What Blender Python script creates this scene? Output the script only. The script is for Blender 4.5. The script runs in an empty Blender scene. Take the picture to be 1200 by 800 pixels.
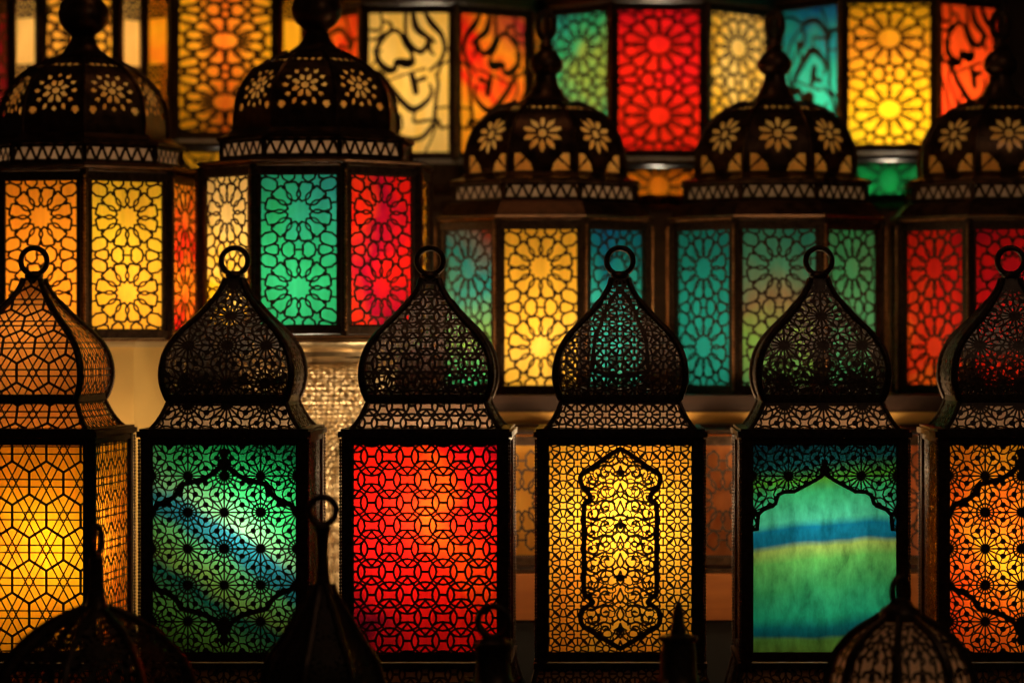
import bpy, math, random
from math import sin, cos, pi, sqrt, radians, hypot
random.seed(7)
D = 3.4                       # camera to the front faces of the lanterns, metres
sc = bpy.context.scene
COL = sc.collection

def pz(py, Y): return (400 - py) / 1000 * (D + Y) / D
CX = 710                      # optical axis, in photograph pixels: the picture is an off-centre crop
def pxx(px, Y): return (px - CX) / 1000 * (D + Y) / D

# ------------------------------------------------------------------ materials
def nodes_of(name):
    m = bpy.data.materials.new(name); m.use_nodes = True
    nt = m.node_tree; nt.nodes.clear()
    return m, nt
def N(nt, t, **kw):
    n = nt.nodes.new(t)
    for k, v in kw.items(): setattr(n, k, v)
    return n
def metal(name, c1, c2, rough=.42, met=.8, bump=.25, scale=160):
    m, nt = nodes_of(name); L = nt.links.new
    out = N(nt, 'ShaderNodeOutputMaterial'); b = N(nt, 'ShaderNodeBsdfPrincipled')
    tc = N(nt, 'ShaderNodeTexCoord'); no = N(nt, 'ShaderNodeTexNoise')
    no.inputs['Scale'].default_value = scale; no.inputs['Detail'].default_value = 5
    L(tc.outputs['Object'], no.inputs['Vector'])
    r = N(nt, 'ShaderNodeValToRGB'); r.color_ramp.elements[0].color = (*c1, 1); r.color_ramp.elements[1].color = (*c2, 1)
    r.color_ramp.elements[0].position = .35; r.color_ramp.elements[1].position = .65
    L(no.outputs['Fac'], r.inputs[0]); L(r.outputs[0], b.inputs['Base Color'])
    mr = N(nt, 'ShaderNodeMapRange'); mr.inputs['To Min'].default_value = rough - .12; mr.inputs['To Max'].default_value = rough + .15
    L(no.outputs['Fac'], mr.inputs['Value']); L(mr.outputs[0], b.inputs['Roughness'])
    b.inputs['Metallic'].default_value = met
    bp = N(nt, 'ShaderNodeBump'); bp.inputs['Strength'].default_value = bump; bp.inputs['Distance'].default_value = .0006
    L(no.outputs['Fac'], bp.inputs['Height']); L(bp.outputs[0], b.inputs['Normal'])
    L(b.outputs[0], out.inputs[0])
    return m
def glass(name, stops, direction=(0, 1), amp=.5, scale=9, seed=0, gain=1.0, streak=(60, 6), sa=.25, diff=.22, size=(.2, .25)):
    """stained glass: translucent, pigment swirled along one direction. stops: (pos, rgb)"""
    m, nt = nodes_of(name); L = nt.links.new
    out = N(nt, 'ShaderNodeOutputMaterial'); tc = N(nt, 'ShaderNodeTexCoord')
    mp = N(nt, 'ShaderNodeMapping'); mp.inputs['Location'].default_value = (seed * 3.17, seed * 1.3, seed * 2.11)
    L(tc.outputs['Object'], mp.inputs['Vector'])
    no = N(nt, 'ShaderNodeTexNoise'); no.inputs['Scale'].default_value = scale; no.inputs['Detail'].default_value = 3.5
    no.inputs['Distortion'].default_value = .6; L(mp.outputs[0], no.inputs['Vector'])
    sx = N(nt, 'ShaderNodeSeparateXYZ'); L(tc.outputs['Object'], sx.inputs[0])
    def math_(op, a, b):
        n = N(nt, 'ShaderNodeMath', operation=op)
        for i, q in enumerate((a, b)):
            if isinstance(q, (int, float)): n.inputs[i].default_value = q
            else: L(q, n.inputs[i])
        return n.outputs[0]
    t = math_('ADD', math_('MULTIPLY', sx.outputs['X'], direction[0] / size[0]), math_('MULTIPLY', sx.outputs['Z'], direction[1] / size[1]))
    t = math_('ADD', t, .5)
    t = math_('ADD', t, math_('MULTIPLY', math_('SUBTRACT', no.outputs['Fac'], .5), amp * 2))
    r = N(nt, 'ShaderNodeValToRGB'); cr = r.color_ramp
    while len(cr.elements) < len(stops): cr.elements.new(.5)
    for e, (p, c) in zip(cr.elements, stops): e.position = p
    for e, (p, c) in zip(cr.elements, stops): e.color = (*c, 1)
    L(t, r.inputs[0])
    mp2 = N(nt, 'ShaderNodeMapping'); mp2.inputs['Scale'].default_value = (streak[0], 1, streak[1]); mp2.inputs['Location'].default_value = (seed, seed, seed)
    L(tc.outputs['Object'], mp2.inputs['Vector'])
    n2 = N(nt, 'ShaderNodeTexNoise'); n2.inputs['Scale'].default_value = 1.0; n2.inputs['Detail'].default_value = 5; n2.inputs['Roughness'].default_value = .65
    L(mp2.outputs[0], n2.inputs['Vector'])
    mr = N(nt, 'ShaderNodeMapRange'); mr.inputs['From Min'].default_value = .3; mr.inputs['From Max'].default_value = .7
    mr.inputs['To Min'].default_value = gain * (1 - sa); mr.inputs['To Max'].default_value = gain * (1 + sa * .3)
    L(n2.outputs['Fac'], mr.inputs['Value'])
    vm = N(nt, 'ShaderNodeVectorMath', operation='SCALE'); L(r.outputs[0], vm.inputs[0]); L(mr.outputs[0], vm.inputs['Scale'])
    tr = N(nt, 'ShaderNodeBsdfTranslucent'); df = N(nt, 'ShaderNodeBsdfDiffuse'); mx = N(nt, 'ShaderNodeMixShader')
    L(vm.outputs[0], tr.inputs[0]); L(vm.outputs[0], df.inputs[0]); mx.inputs[0].default_value = diff
    L(tr.outputs[0], mx.inputs[1]); L(df.outputs[0], mx.inputs[2])
    gl = N(nt, 'ShaderNodeBsdfGlossy'); gl.inputs['Roughness'].default_value = .25
    m2 = N(nt, 'ShaderNodeMixShader'); m2.inputs[0].default_value = .05
    L(mx.outputs[0], m2.inputs[1]); L(gl.outputs[0], m2.inputs[2]); L(m2.outputs[0], out.inputs[0])
    return m
def emit(name, col, s):
    m, nt = nodes_of(name); out = N(nt, 'ShaderNodeOutputMaterial'); e = N(nt, 'ShaderNodeEmission')
    e.inputs[0].default_value = (*col, 1); e.inputs[1].default_value = s; nt.links.new(e.outputs[0], out.inputs[0]); return m
def wood(name, c1, c2, rough=.6):
    m, nt = nodes_of(name); L = nt.links.new
    out = N(nt, 'ShaderNodeOutputMaterial'); b = N(nt, 'ShaderNodeBsdfPrincipled'); tc = N(nt, 'ShaderNodeTexCoord')
    mp = N(nt, 'ShaderNodeMapping'); mp.inputs['Scale'].default_value = (3, 12, 40); L(tc.outputs['Object'], mp.inputs[0])
    no = N(nt, 'ShaderNodeTexNoise'); no.inputs['Scale'].default_value = 1.5; no.inputs['Detail'].default_value = 6; no.inputs['Distortion'].default_value = .8
    L(mp.outputs[0], no.inputs['Vector'])
    r = N(nt, 'ShaderNodeValToRGB'); r.color_ramp.elements[0].color = (*c1, 1); r.color_ramp.elements[1].color = (*c2, 1)
    r.color_ramp.elements[0].position = .3; r.color_ramp.elements[1].position = .7
    L(no.outputs['Fac'], r.inputs[0]); L(r.outputs[0], b.inputs['Base Color']); b.inputs['Roughness'].default_value = rough
    bp = N(nt, 'ShaderNodeBump'); bp.inputs['Strength'].default_value = .2; bp.inputs['Distance'].default_value = .001
    L(no.outputs['Fac'], bp.inputs['Height']); L(bp.outputs[0], b.inputs['Normal']); L(b.outputs[0], out.inputs[0])
    return m
def cloth(name, c, scale=900):
    m, nt = nodes_of(name); L = nt.links.new
    out = N(nt, 'ShaderNodeOutputMaterial'); b = N(nt, 'ShaderNodeBsdfPrincipled'); tc = N(nt, 'ShaderNodeTexCoord')
    no = N(nt, 'ShaderNodeTexNoise'); no.inputs['Scale'].default_value = 14; no.inputs['Detail'].default_value = 6; L(tc.outputs['Object'], no.inputs['Vector'])
    r = N(nt, 'ShaderNodeValToRGB'); r.color_ramp.elements[0].color = (c[0]*.7, c[1]*.7, c[2]*.7, 1); r.color_ramp.elements[1].color = (*c, 1)
    L(no.outputs['Fac'], r.inputs[0]); L(r.outputs[0], b.inputs['Base Color']); b.inputs['Roughness'].default_value = .9
    L(b.outputs[0], out.inputs[0]); return m

M_METAL = metal('dark_bronze', (.035, .02, .012), (.075, .042, .024))
M_SHEET = metal('cut_sheet_metal', (.03, .017, .010), (.065, .036, .022), rough=.5, met=.6)
M_DSHEET = metal('dome_sheet_metal', (.07, .040, .026), (.13, .078, .055), rough=.5, met=.4)
M_LINER = metal('sheet_inside', (.25, .15, .10), (.42, .27, .19), rough=.5, met=.5)
M_BRASS = metal('brass_trim', (.16, .07, .03), (.34, .17, .07), rough=.36, met=1.0, scale=90)
M_HAMMER = metal('hammered_silver', (.58, .44, .26), (.78, .64, .42), rough=.36, met=1.0, scale=60)
M_PALE = glass('pale_band_glass', [(0, (.80, .28, .10)), (.5, (.95, .42, .20)), (1, (1, .62, .36))], amp=.9, scale=34, gain=.48)
M_DOME = metal('aged_bronze', (.05, .024, .012), (.13, .062, .03), rough=.38, met=.85, scale=60)
M_DLINER = glass('added_dome_liner', [(0, (.70, .20, .03)), (.5, (1, .42, .07)), (1, (1, .55, .14))], amp=.9, scale=22, gain=.85)  # liner added inside the pierced domes, coloured like a lit interior
M_REAR = glass('rear_glass', [(0, (.9, .55, .25)), (1, (.95, .7, .4))], amp=.5, scale=10, gain=.8)
M_BULB = {}
def bulb_mat(s, c=(1, .84, .58)):
    k = (round(s, 1), c)
    if k not in M_BULB: M_BULB[k] = emit('bulb_glow', c, s)
    return M_BULB[k]

# ------------------------------------------------------------------ mesh helpers
class MB:
    def __init__(s): s.v = []; s.f = []
    def add(s, vs, fs):
        b = len(s.v); s.v += vs; s.f += [tuple(i + b for i in f) for f in fs]
    def box(s, x0, x1, y0, y1, z0, z1, xf=None):
        vs = [(x, y, z) for x in (x0, x1) for y in (y0, y1) for z in (z0, z1)]
        if xf: vs = [xf(*p) for p in vs]
        s.add(vs, [(0,1,3,2), (4,6,7,5), (0,4,5,1), (2,3,7,6), (0,2,6,4), (1,5,7,3)])
    def quad(s, x0, x1, y, z0, z1, xf=None):
        vs = [(x0, y, z0), (x1, y, z0), (x1, y, z1), (x0, y, z1)]
        if xf: vs = [xf(*p) for p in vs]
        s.add(vs, [(0, 1, 2, 3)])
    def tube(s, pts, r, n=8, closed=False):
        rs = r if isinstance(r, (list, tuple)) else [r] * len(pts)
        m = len(pts); rings = []
        for i, p in enumerate(pts):
            a = pts[(i-1) % m] if (closed or i > 0) else p; b = pts[(i+1) % m] if (closed or i < m-1) else p
            t = [b[k]-a[k] for k in range(3)]; l = sqrt(sum(q*q for q in t)) or 1; t = [q/l for q in t]
            up = (0, 1, 0) if abs(t[1]) < .9 else (1, 0, 0)
            u = (t[1]*up[2]-t[2]*up[1], t[2]*up[0]-t[0]*up[2], t[0]*up[1]-t[1]*up[0]); l = sqrt(sum(q*q for q in u)); u = [q/l for q in u]
            w = (t[1]*u[2]-t[2]*u[1], t[2]*u[0]-t[0]*u[2], t[0]*u[1]-t[1]*u[0])
            rings.append([tuple(p[k] + rs[i]*(cos(2*pi*j/n)*u[k] + sin(2*pi*j/n)*w[k]) for k in range(3)) for j in range(n)])
        vs = [q for rg in rings for q in rg]; fs = []
        for i in range(m if closed else m-1):
            for j in range(n):
                fs.append((i*n+j, i*n+(j+1) % n, ((i+1) % m)*n+(j+1) % n, ((i+1) % m)*n+j))
        if not closed: fs += [tuple(range(n-1, -1, -1)), tuple((m-1)*n+j for j in range(n))]
        s.add(vs, fs)
    def lathe(s, prof, n=32, cx=0, cy=0):
        vs = [(cx + r*cos(2*pi*j/n), cy + r*sin(2*pi*j/n), z) for r, z in prof for j in range(n)]; fs = []
        for i in range(len(prof)-1):
            for j in range(n): fs.append((i*n+j, i*n+(j+1) % n, (i+1)*n+(j+1) % n, (i+1)*n+j))
        fs.append(tuple(range(n))[::-1]); fs.append(tuple((len(prof)-1)*n+j for j in range(n)))
        s.add(vs, fs)
    def loft(s, plan, prof, cap=True):
        """plan: polygon (x,y); prof: (grow, z) offset outward in metres by scaling"""
        R = hypot(*plan[0]); n = len(plan); ap = [hypot(x, y) for x, y in plan]
        vs = [(x*(1+g/ap[i]), y*(1+g/ap[i]), z) for g, z in prof for i, (x, y) in enumerate(plan)]; fs = []
        for i in range(len(prof)-1):
            for j in range(n): fs.append((i*n+j, i*n+(j+1) % n, (i+1)*n+(j+1) % n, (i+1)*n+j))
        if cap: fs.append(tuple(range(n))[::-1]); fs.append(tuple((len(prof)-1)*n+j for j in range(n)))
        s.add(vs, fs)
    # strokes in a (u,v) sheet. S(u,v,h)->xyz ; h is depth behind the outer face
    def strip(s, S, p, q, w0, w1, h0=0.0, h1=.0007):
        dx, dy = q[0]-p[0], q[1]-p[1]; l = hypot(dx, dy)
        if l < 1e-6: return
        nx, ny = -dy/l/2, dx/l/2; j = random.random()*.00012; h0 += j; h1 += j
        c = [(p[0]+nx*w0, p[1]+ny*w0), (p[0]-nx*w0, p[1]-ny*w0), (q[0]-nx*w1, q[1]-ny*w1), (q[0]+nx*w1, q[1]+ny*w1)]
        s.add([S(a, b, h0) for a, b in c] + [S(a, b, h1) for a, b in c], [(0,1,2,3), (7,6,5,4), (0,3,7,4), (1,5,6,2)])
    def disc(s, S, c, r, n=10, h0=-.0001, h1=.0009):
        j = random.random()*.0001; h0 += j; h1 += j
        ps = [(c[0]+r*cos(2*pi*k/n), c[1]+r*sin(2*pi*k/n)) for k in range(n)]
        s.add([S(a, b, h0) for a, b in ps] + [S(a, b, h1) for a, b in ps],
              [tuple(range(n)), tuple(range(2*n-1, n-1, -1))] + [(k, (k+1) % n, n+(k+1) % n, n+k) for k in range(n)])
    def draw(s, S, pat, keep, step=None, wk=1.0, samp=.0018):
        for st in pat:
            if st[0] == 'd':
                if keep(*st[1]): s.disc(S, st[1], st[2]*wk)
                continue
            pts, w = st[1], st[2]
            for i in range(len(pts)-1):
                p, q = pts[i], pts[i+1]
                w0, w1 = (w[i], w[i+1]) if isinstance(w, (list, tuple)) else (w, w)
                l = hypot(q[0]-p[0], q[1]-p[1])
                if l < 1e-7: continue
                ext = min(.35*min(w0, w1), l)/l
                n = max(1, math.ceil(l/samp)); run = None
                for k in range(n+1):
                    ok = k < n and keep(p[0]+(q[0]-p[0])*(k+.5)/n, p[1]+(q[1]-p[1])*(k+.5)/n)
                    if ok and run is None: run = k
                    if not ok and run is not None:
                        a, b = run/n, k/n; run = None
                        if a == 0: a -= ext
                        if b == 1: b += ext
                        m = 1 if not step else max(1, math.ceil((b-a)*l/step))
                        for g in range(m):
                            ta, tb = a+(b-a)*g/m, a+(b-a)*(g+1)/m
                            s.strip(S, (p[0]+(q[0]-p[0])*ta, p[1]+(q[1]-p[1])*ta), (p[0]+(q[0]-p[0])*tb, p[1]+(q[1]-p[1])*tb),
                                    (w0+(w1-w0)*max(0, min(1, ta)))*wk, (w0+(w1-w0)*max(0, min(1, tb)))*wk)
    def mesh(s, name, mat, smooth=False):
        me = bpy.data.meshes.new(name); me.from_pydata(s.v, [], s.f)
        for m in (mat if isinstance(mat, (list, tuple)) else [mat]): me.materials.append(m)
        if smooth:
            me.polygons.foreach_set('use_smooth', [True]*len(me.polygons))
            try: me.set_sharp_from_angle(angle=radians(40))
            except Exception: pass
        me.update(); return me
def link(name, me, parent=None, loc=(0, 0, 0), rz=0, label=None):
    o = bpy.data.objects.new(name, me); COL.objects.link(o); o.location = loc; o.rotation_euler = (0, 0, rz)
    if parent: o.parent = parent
    if label: o['label'] = label
    return o
def thing(name, label, cat, loc, rz=0, group=None):
    o = link(name, None, None, loc, rz); o.empty_display_size = .05
    o['label'] = label; o['category'] = cat
    if group: o['group'] = group
    return o
FLAT = lambda u, v, h: (u, h, v)

def circ(cx, cy, r, w, n=18, ry=None):
    ry = ry or r
    return ('l', [(cx+r*cos(2*pi*k/n), cy+ry*sin(2*pi*k/n)) for k in range(n+1)], w)
def catmull(pts, n=6, closed=False):
    out = []; m = len(pts)
    for i in range(m if closed else m-1):
        P = [pts[(i+k-1) % m] if closed else pts[max(0, min(m-1, i+k-1))] for k in range(4)]
        for j in range(n):
            t = j/n
            out.append(tuple(.5*(2*P[1][c] + (P[2][c]-P[0][c])*t + (2*P[0][c]-5*P[1][c]+4*P[2][c]-P[3][c])*t*t + (3*P[1][c]-P[0][c]-3*P[2][c]+P[3][c])*t**3) for c in range(len(pts[0]))))
    out.append(tuple(pts[0] if closed else pts[-1])); return out

# ------------------------------------------------------------------ patterns (metres)
def pat_rosette(W, H, a=.0427, w=.0020, cx=0, cy=0):
    """hubs with sixteen spokes on a square lattice, alternately ringed, small hubs between"""
    P = []; ni = int(W/2/a)+2; nj = int(H/2/a)+2
    for i in range(-ni, ni+1):
        for j in range(-nj, nj+1):
            x, y = cx+i*a, cy+j*a; A = (i+j) % 2 == 0
            if A:
                P.append(('d', (x, y), .145*a)); P.append(circ(x, y, .235*a, w*1.1)); r0 = .1*a
            else:
                P.append(('d', (x, y), .085*a)); r0 = 0
            for k in range(16):
                t = k*pi/8; r1 = .5*a if k % 4 == 0 else (.53*a if k % 2 else .42*a)
                P.append(('l', [(x+r0*cos(t), y+r0*sin(t)), (x+r1*cos(t), y+r1*sin(t))], w))
            for dx, dy in ((.49, .203), (.49, -.203), (.203, .49), (-.203, .49)):
                X, Y = x+dx*a, y+dy*a
                P.append(('d', (X, Y), .082*a)); P.append(circ(X, Y, .20*a, w*.85, 14))
                t = math.atan2(dy, dx)+pi/2; P.append(('l', [(X-.2*a*cos(t), Y-.2*a*sin(t)), (X+.2*a*cos(t), Y+.2*a*sin(t))], w*.8))
    return P
def pat_hex(W, H, a=.0408, b=.0385, w=.0030, cx=0, cy=0):
    P = []; ni = int(W/2/a)+2; nj = int(H/2/b)+2; hh = b*.667; w2 = w*.55; o = .098*a; ky = hh/(a/sqrt(3))
    for j in range(-nj, nj+1):
        for i in range(-ni, ni+1):
            x = cx+(i+(j % 2)*.5)*a; y = cy+j*b
            V = [(x, y+hh), (x+a/2, y+hh/2), (x+a/2, y-hh/2), (x, y-hh), (x-a/2, y-hh/2), (x-a/2, y+hh/2)]
            P.append(('l', V[:4], w))
            for k in range(3):
                t = k*pi/3; c, n = cos(t), sin(t); L = a/2
                for q in (-o, o): P.append(('l', [(x-L*c-q*n, y+(-L*n+q*c)*ky), (x+L*c-q*n, y+(L*n+q*c)*ky)], w2))
    return P
def pat_links(W, H, a=.0420, b=.0270, w=.0025, cx=0, cy=0):
    P = []; ni = int(W/2/a)+2; nj = int(H/2/b)+2; k = a/42; m = b/27
    for j in range(-nj, nj+1):
        for i in range(-ni, ni+1):
            x = cx+(i+(j % 2)*.5)*a; y = cy+j*b
            P.append(circ(x, y, 16.3*k, w, 24, 15*m))
            for t in (-1, 1): P.append(('l', [(x-10.5*k, y+t*8*m), (x-7*k, y+t*5.6*m), (x, y+t*4.9*m), (x+7*k, y+t*5.6*m), (x+10.5*k, y+t*8*m)], w))
            X = x+a/2; P.append(('l', [(X-4.8*k, y), (X+4.8*k, y)], w*1.2))
            for s in (-1, 1):
                P.append(('d', (X+s*4.8*k, y), .0012)); P.append(('l', [(X, y+s*20*m), (X, y+s*22*m)], w*1.3))
                for t in (-1, 1): P.append(('l', [(X+t*13*k, y), (X+t*12*k, y+s*4.8*m), (X+t*8.6*k, y+s*10*m), (X+t*4.4*k, y+s*15.5*m), (X, y+s*20.5*m)], w))
    return P
def pat_fine(W, H, a=.0335, w=.0019, cx=0, cy=0):
    P = []; ni = int(W/2/a)+2; nj = int(H/2/a)+2
    for i in range(-ni, ni+1):
        for j in range(-nj, nj+1):
            for ox in (0, .5):
                x, y = cx+(i+ox)*a, cy+(j+ox)*a
                P.append(circ(x, y, .125*a, w, 10)); P.append(circ(x, y, .385*a, w, 20))
                for k in range(10):
                    t = k*pi/5+(pi/10 if ox else 0); P.append(('l', [(x+.125*a*cos(t), y+.125*a*sin(t)), (x+.40*a*cos(t), y+.40*a*sin(t))], w))
    return P
def spiral(x, y, r, t0, turns, s, w):
    n = 16; return ('l', [(x+s*r*(1-.72*k/n)*cos(t0+turns*2*pi*k/n), y+r*(1-.72*k/n)*sin(t0+turns*2*pi*k/n)) for k in range(n+1)], w)
def pat_arabesque(H, w=.0023):
    P = []; z = -H/2; k = 0; rnd = random.Random(3); seeds = []; tries = 0
    while tries < 9000:                        # mirrored mosaic between the scrolls
        tries += 1; x, y = rnd.uniform(.018, .48), rnd.uniform(-1.2, 1.2)
        if (x > .035 or rnd.random() < .3) and all(hypot(x-a, y-b) > .068 for a, b, _ in seeds): seeds.append((x, y, rnd.choice((1, 1, 2))))
    for p, q, ti, tj, c, i, j in voronoi(seeds, (.5, 1.25)):
        if i > j and j >= 0: continue
        m = ((p[0]+q[0])/2, (p[1]+q[1])/2); L = hypot(p[0]-q[0], p[1]-q[1])
        if L < .008 or L > .2: continue
        bx, by = -(q[1]-p[1])*.16, (q[0]-p[0])*.16
        for sg in (-1, 1): P.append(('l', [(sg*p[0]*.1, p[1]*.1), (sg*(m[0]+bx)*.1, (m[1]+by)*.1), (sg*q[0]*.1, q[1]*.1)], .00155))
    while z < H/2:
        P.append(('l', catmull([(0, z-.006), (.004, z), (.0015, z+.007), (0, z+.011)], 4), w)); P.append(('l', catmull([(0, z-.006), (-.004, z), (-.0015, z+.007), (0, z+.011)], 4), w))
        if k % 3 == 1:
            P.append(('l', [(-.008, z+.003), (0, z+.0055), (.008, z+.003)], [.001, .005, .001])); P.append(('d', (0, z+.001), .0028))
        for s in (-1, 1):
            x1, x2 = .0165, .0335
            P.append(spiral(s*x1, z+.003, .0105, pi, .95 if k % 2 else -.95, s, w)); P.append(spiral(s*x2, z-.004, .0085, pi*.7, -.9 if k % 2 else .9, s, w))
            P.append(('l', catmull([(s*.003, z-.005), (s*.011, z-.0095), (s*.02, z-.008), (s*.028, z-.012), (s*.040, z-.008)], 4), w))
            P.append(('l', catmull([(s*x1, z+.013), (s*.025, z+.0105), (s*.033, z+.0055), (s*.041, z+.008)], 4), w))
            P.append(('l', [(s*(x1-.004), z+.003), (s*x1, z+.0045), (s*(x1+.004), z+.003)], [.0008, .0036, .0008]))
            P.append(('d', (s*x2, z-.004), .0019)); P.append(('d', (s*.0245, z+.001), .0016))
            P.append(('l', [(s*.0245, z+.001), (s*.027, z-.009)], w*.8)); P.append(('l', [(s*.009, z+.009), (s*.0085, z+.015)], w*.8))
        z += .0205; k += 1
    return P
def voronoi(seeds, box):
    """seeds (x,y,type); returns edges [(p,q,ti,tj,ci)]"""
    out = []
    for i, (x, y, t) in enumerate(seeds):
        if not (-box[0] <= x <= box[0] and -box[1] <= y <= box[1]): continue
        poly = [(x-.4, y-.4, -1), (x+.4, y-.4, -1), (x+.4, y+.4, -1), (x-.4, y+.4, -1)]
        for j, (X, Y, T) in enumerate(seeds):
            if j == i: continue
            dx, dy = X-x, Y-y
            if dx*dx+dy*dy > .64 or dx*dx+dy*dy < 1e-9: continue
            c = (dx*(x+X)+dy*(y+Y))/2; new = []
            for k in range(len(poly)):
                a, b = poly[k], poly[(k+1) % len(poly)]
                fa, fb = a[0]*dx+a[1]*dy-c, b[0]*dx+b[1]*dy-c
                if fa <= 0: new.append(a)
                if (fa < 0 < fb) or (fb < 0 < fa):
                    s = fa/(fa-fb); q = (a[0]+(b[0]-a[0])*s, a[1]+(b[1]-a[1])*s)
                    new.append((*q, j) if fa < 0 else (*q, a[2]))
            poly = new
            if not poly: break
        for k in range(len(poly)):
            a, b = poly[k], poly[(k+1) % len(poly)]
            out.append((a[:2], b[:2], t, seeds[a[2]][2] if a[2] >= 0 else 0, (x, y), i, a[2]))
    return out
def star_edges():
    base = [(0, 0, 3)]
    base += [(.29*cos(radians(15+30*k)), .29*sin(radians(15+30*k)), 1) for k in range(12)]
    for sx in (-1, 1):
        for sy in (-1, 1): base += [(sx*.45, sy*.25, 2), (sx*.24, sy*.44, 2), (sx*.38, sy*.39, 1)]
        base += [(sx*.485, 0, 2), (sx*.14, .52, 1), (sx*.335, .52, 1), (sx*.50, .50, 2)]
    base += [(0, .455, 2), (0, -.455, 2)]
    seeds = []
    for i in range(-1, 2):
        for j in range(-1, 2):
            for x, y, t in base:
                q = (x+i, y+j*1.04, t)
                if all(hypot(q[0]-s[0], q[1]-s[1]) > .05 for s in seeds): seeds.append(q)
    seeds.sort(key=lambda s: (abs(s[0]) > .5 or abs(s[1]) > .52))
    E = []; seen = set()
    for p, q, ti, tj, c, i, j in voronoi(seeds, (.52, .54)):
        if hypot(p[0]-q[0], p[1]-q[1]) < .012: continue
        key = (min(i, j), max(i, j))
        if key in seen: continue
        seen.add(key)
        m = ((p[0]+q[0])/2, (p[1]+q[1])/2); L = hypot(p[0]-q[0], p[1]-q[1])
        if ti == tj or j < 0: E.append([p, m, q, (ti, tj)]); continue
        cc = c if ti > tj else seeds[j][:2]
        d = (cc[0]-m[0], cc[1]-m[1]); l = hypot(*d); s = {3: .036, 2: .031, 1: 0}[max(ti, tj)]*min(1, L/.1)
        E.append([p, (m[0]+d[0]/l*s, m[1]+d[1]/l*s), q, (ti, tj)])
    def warp(p):
        cy = 1.04*round(p[1]/1.04); r = hypot(p[0], p[1]-cy)
        if r < 1e-6 or r > .4: return p
        f = 1.22 if r < .2 else (.244+(r-.2)*.78)/r
        return (p[0]*f, cy+(p[1]-cy)*f)
    return [([warp(p) for p in e[:3]], e[3]) for e in E]
STAR = star_edges()
def pat_star(W, H, w=.0027, s=None, sy=None):
    """big twelve-pointed stars ringed by petals; one star wide"""
    s = s or W; sy = sy or s; P = []; nj = max(1, round(H/(1.04*sy))); ni = max(1, round(W/s))
    for i in range(ni):
        for j in range(nj):
            ox = (i-(ni-1)/2)*s; oy = (j-(nj-1)/2)*1.04*sy
            for e, (ta, tb) in STAR:
                pts = [(x*s+ox, y*sy+oy) for x, y in e]
                yc = 1.04*round(e[1][1]/1.04); ra, rb = hypot(e[0][0], e[0][1]-yc), hypot(e[2][0], e[2][1]-yc)
                if ta == 1 and tb == 1 and abs(ra-rb) > .12 and max(ra, rb) < .47:   # between two petals: a slim kite, so that each petal is a drop
                    pa, pb = (pts[0], pts[2]) if ra < rb else (pts[2], pts[0]); dx, dy = pb[0]-pa[0], pb[1]-pa[1]; L = hypot(dx, dy); nx, ny = -dy/L, dx/L
                    f = lambda u, q: (pa[0]+dx*u+nx*q*s, pa[1]+dy*u+ny*q*s)
                    for g in (-1, 1): P.append(('l', [f(0, g*.004), f(.16, g*.020), f(.36, g*.023), f(.58, g*.008), f(.72, 0), f(.86, g*.006), f(1.0, g*.022)], w*.86))
                    P.append(('d', pa, w*.75))
                else:
                    P.append(('l', pts, w))
                    if 1 in (ta, tb) and 3 not in (ta, tb): P.append(('d', pts[0], .010*s+w*.35)); P.append(('d', pts[2], .010*s+w*.35))
    return P
CALL = [[(95,235,22),(110,290,22),(150,330,30),(185,325,20),(190,290,16),(235,300,34),(265,295,22),(262,255,12)],
 [(95,240,16),(120,190,18),(165,145,16),(205,150,14),(235,210,16),(262,250,14)], [(55,135,12),(110,140,12),(125,110,10),(118,55,8)], [(125,95,9),(165,110,12),(165,145,12)],
 [(235,58,14),(235,160,14),(265,220,18),(305,245,20),(330,215,14),(335,180,10)], [(268,58,16),(285,130,26),(330,170,18),(370,200,10)],
 [(325,58,12),(355,110,24),(400,165,18),(415,230,16),(395,290,14),(345,335,10)],
 [(55,320,10),(120,350,18),(175,430,22),(235,500,24),(275,520,24),(330,485,18),(355,440,14),(345,400,10)], [(155,380,8),(255,345,8),(325,325,10)],
 [(262,350,16),(275,400,26),(282,445,18)], [(282,385,14),(325,370,18)], [(375,350,10),(385,400,12),(375,470,14),(370,560,16),(385,580,16),(400,610,12),(440,600,10)],
 [(195,480,8),(175,560,18),(205,550,16),(215,600,12),(195,640,14),(250,665,20),(310,655,18),(350,610,18),(375,570,16)],
 [(275,540,8),(275,580,12),(330,575,12),(370,570,10)], [(375,600,8),(350,670,8),(320,735,8)], [(375,515,8),(440,510,8)], [(440,285,10),(400,310,10),(385,350,10)],
 [(55,185,8),(100,180,12),(130,150,8)], [(95,235,8),(120,240,10)], [(60,330,8),(95,280,8),(95,240,10)], [(415,235,12),(440,232,8)], [(120,350,8),(110,420,10),(160,520,8),(175,560,8)],
 [(355,180,8),(345,230,14),(365,260,8)], [(55,400,8),(90,470,12),(120,560,10),(195,640,8)], [(200,650,8),(140,690,10),(55,700,8)]]
def pat_script(W, H, fx=1, fy=1, k=1.0):
    sx, sy = W/380*fx, H/680*fy; P = []
    for st in CALL:
        c = catmull([((x-248)*sx, (392-y)*sy, w*W/380*k) for x, y, w in st], 5)
        P.append(('l', [(a, b) for a, b, _ in c], [max(.001, q) for *_, q in c]))
    return P

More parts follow.
